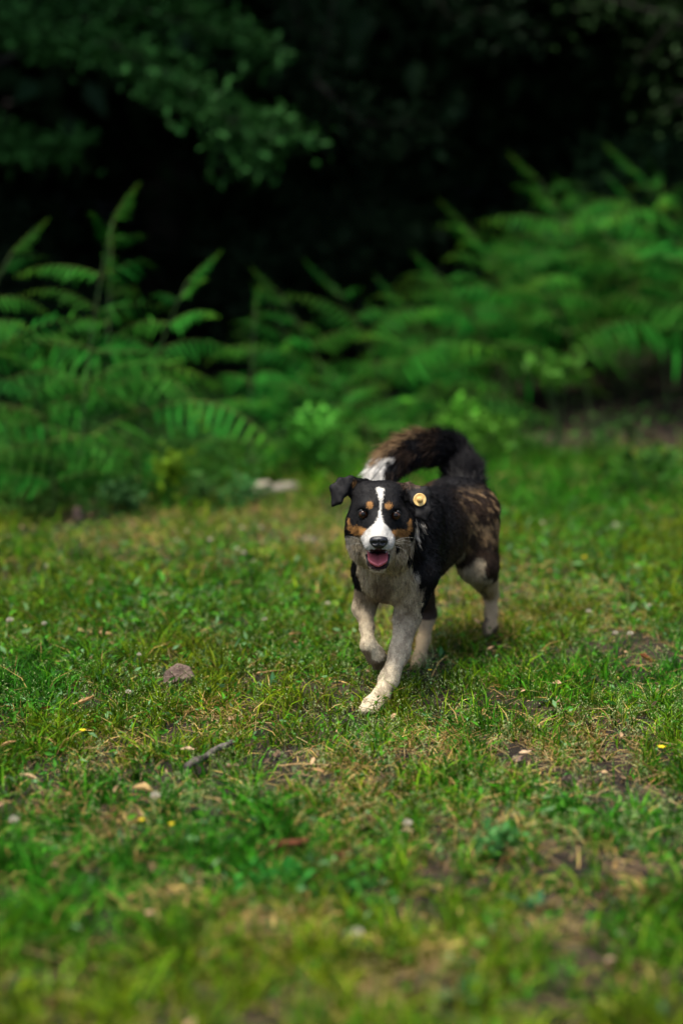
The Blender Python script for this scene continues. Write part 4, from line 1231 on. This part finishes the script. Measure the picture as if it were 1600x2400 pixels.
def surf_f(px, py):
    """depth of the skin surface at a face position"""
    for f in np.arange(.16, -.15, -.001):
        p = H(px, py, f); q = np.clip(((p - lo) / VOX).astype(int), 0, dim - 1)
        if S[tuple(q)] < 0: return f
    return 0.0

def ellipsoid_mesh(name, r, seg=20, rings=12, A=HEAD, warp=None, colf=None):
    V = []; Qd = []
    for a in range(rings + 1):
        th = math.pi * a / rings
        for b_ in range(seg):
            ph = 2 * math.pi * b_ / seg
            V.append((math.sin(th) * math.cos(ph), math.sin(th) * math.sin(ph), math.cos(th)))
    V = np.array(V)
    for a in range(rings):
        for b_ in range(seg):
            c_ = (b_ + 1) % seg; Qd.append((a * seg + b_, (a + 1) * seg + b_, (a + 1) * seg + c_, a * seg + c_))
    U = V.copy()
    if warp: V = warp(V)
    cc = colf(U) if colf is not None else None
    return mesh_np(name, (V * np.array(r)) @ np.array(A), None, Qd, cc)

def gloss(name, rough, spec=.5, coat_w=0.0):
    m, t, b = mat_new(name); at = nd(t, 'ShaderNodeAttribute'); at.attribute_name = 'Col'
    t.links.new(at.outputs['Color'], b.inputs['Base Color']); b.inputs['Roughness'].default_value = rough; b.inputs['Specular IOR Level'].default_value = spec
    b.inputs['Coat Weight'].default_value = coat_w; b.inputs['Coat Roughness'].default_value = .05
    return m
# eyes: brown iris, dark pupil, wet surface, lid rim
def eye_col(U):
    d = np.arccos(np.clip(U[:, 2], -1, 1)); c = np.tile([.006, .005, .005], (len(U), 1))
    c[(d < .95)] = (.036, .014, .006); c[d < .46] = (.003, .0025, .0025); return c
EYE = ellipsoid_mesh('eye', (.0126, .0126, .0126), 28, 40, HEAD, None, eye_col); EYE.materials.append(gloss('eye', .10, .35, .0))
lidm = gloss('eyelid', .4)
for x, y, f in EYES:
    c0 = H(x, y, f)
    e = add('eye', EYE, None, dog, loc=c0 - DL)
    a = np.linspace(0, 2 * math.pi, 25)
    rim = np.stack([np.cos(a) * .0118, np.sin(a) * .0096 + .0006 * np.cos(2 * a), .0076 + .0 * a - np.abs(np.cos(a)) * .0045], 1) @ HEAD
    V, Qd, _ = tube(rim, .0015 + .0034 * np.maximum(0, np.sin(a)), 8, False)
    add('eyelid', mesh_np('eyelid', V, None, Qd, np.tile([.008, .007, .007], (len(V), 1))), lidm, e)
# nose
def nose_warp(V):
    W = V.copy()
    W[:, 0] *= np.where(V[:, 1] < 0, 1 - .38 * (-V[:, 1]) ** 1.2, 1)
    W[:, 1] = np.where(V[:, 1] > 0, np.tanh(V[:, 1] * 1.4) * .82, V[:, 1])
    for sx in (-1, 1):
        d = (V[:, 0] - sx * .5) ** 2 + ((V[:, 1] + .15) * 1.5) ** 2
        W[:, 2] -= np.where(V[:, 2] > 0, .45 * np.exp(-d * 14), 0)
    W[:, 2] -= np.where(V[:, 2] > 0, .2 * np.exp(-(V[:, 0] * 9) ** 2) * (V[:, 1] < .1), 0)
    return W
nm, t, b = mat_new('nose_leather'); b.inputs['Base Color'].default_value = (.010, .010, .012, 1); b.inputs['Roughness'].default_value = .32
vo = nd(t, 'ShaderNodeTexVoronoi'); vo.inputs['Scale'].default_value = 500; bp = nd(t, 'ShaderNodeBump'); bp.inputs['Strength'].default_value = .25; bp.inputs['Distance'].default_value = .001
t.links.new(vo.outputs['Distance'], bp.inputs['Height']); t.links.new(bp.outputs[0], b.inputs['Normal'])
add('nose', ellipsoid_mesh('nose', (.0222, .0190, .0170), 40, 32, HEAD, nose_warp), nm, dog, loc=H(885, 1268, .094) - DL)
# tongue
tn = []; tc_ = []
for k in range(14):
    t_ = k / 13; f = -.02 + t_ * .088; y = 1293 + 5 * t_ + 22 * t_ ** 3; hw = 24.5 * (1 - .05 * t_) * math.sqrt(max(.03, 1 - max(0, (t_ - .78) / .235) ** 2))
    for j in range(9):
        u = j / 4 - 1; tn.append(H(884 + u * hw, y - 3.5 * u * u + 3 * math.exp(-(u * 4) ** 2), f)); tc_.append(np.array([.50, .12, .135]) * (1 - .25 * math.exp(-(u * 5) ** 2)) * (.55 + .45 * t_))  # darkened towards the throat: mouth shade put into the pink
    for j in range(9):
        u = 1 - j / 4; tn.append(H(884 + u * hw * .97, y + 7 - 2.5 * u * u, f - .001)); tc_.append(np.array([.38, .08, .09]))
tq = [(k * 18 + j, k * 18 + (j + 1) % 18, (k + 1) * 18 + (j + 1) % 18, (k + 1) * 18 + j) for k in range(13) for j in range(18)]
tcap = [(13 * 18 + j, 13 * 18 + j + 1, 13 * 18 + 16 - j, 13 * 18 + 17 - j) for j in range(8)]
add('tongue', mesh_np('tongue', np.array(tn) - DL, None, np.array(tq + tcap), np.array(tc_)), gloss('tongue', .35, .4), dog)
# dark lip round the lower jaw
a = np.linspace(0, math.pi, 17)
lipp = np.array([H(884.5 - 26 * np.sign(math.cos(x)) * abs(math.cos(x)) ** 1.25, 1300 + 31 * math.sin(x) ** .9, .020 + .040 * math.sin(x)) for x in a])
V, Qd, T3 = tube(lipp, .0030, 8)
add('lower_lip', mesh_np('lower_lip', V - DL, T3, Qd, np.tile([.009, .008, .009], (len(V), 1))), gloss('lip', .35), dog)
# yellow ear tag with its stud
def disc(prof, seg=28, A=HEAD):
    V = []
    for rr, h in prof:
        for k in range(seg): V.append((rr * math.cos(k / seg * 6.2832), rr * math.sin(k / seg * 6.2832), h))
    Qd = [(i * seg + k, i * seg + (k + 1) % seg, (i + 1) * seg + (k + 1) % seg, (i + 1) * seg + k) for i in range(len(prof) - 1) for k in range(seg)]
    V.append((0, 0, prof[-1][1])); T3 = [((len(prof) - 1) * seg + k, (len(prof) - 1) * seg + (k + 1) % seg, len(V) - 1) for k in range(seg)]
    return np.array(V) @ A, Qd, T3
tagA = nrm(np.array([CR * .98 + CF * .12, CU, -CF + CR * .15]))
ym = noise_mat('yellow_plastic', (.66, .42, .12), (.78, .56, .24), 120, .45, .1, spec=.4)
V, Qd, T3 = disc([(.0145, 0), (.0158, .0008), (.0160, .0020), (.0152, .0028), (.0135, .0022), (.006, .0020)], A=tagA)
fe = surf_f(984, 1171)
tag = add('ear_tag', mesh_np('ear_tag', V, T3, Qd), ym, dog, loc=H(984, 1171, fe + .007) - DL)
V, Qd, T3 = disc([(.0085, .0019), (.0072, .003), (.0062, .0045), (.0060, .0095), (.0052, .0108)], A=tagA)
sm_ = noise_mat('stud_plastic', (.42, .25, .08), (.6, .42, .16), 200, .5, .1)
add('stud', mesh_np('stud', V, T3, Qd), sm_, tag, loc=(0, .0, .0))
# whiskers
wm, t, b = mat_new('whisker'); b.inputs['Base Color'].default_value = (.4, .38, .34, 1)
for k, (x, y, ex, ey) in enumerate(((922, 1268, 972, 1262), (924, 1274, 965, 1282), (922, 1280, 955, 1300), (848, 1268, 806, 1258), (846, 1274, 812, 1284), (924, 1271, 966, 1272))):
    q = np.linspace(0, 1, 6)[:, None]
    pth = H(x, y, .062) * (1 - q) + H(ex, ey, .045) * q + (CU * .006) * np.sin(q * 3)
    V, Qd, T3 = tube(pth, np.linspace(.00026, .0001, 6), 4)
    add('whisker', mesh_np('whisker', V - DL, T3, Qd), wm, dog)
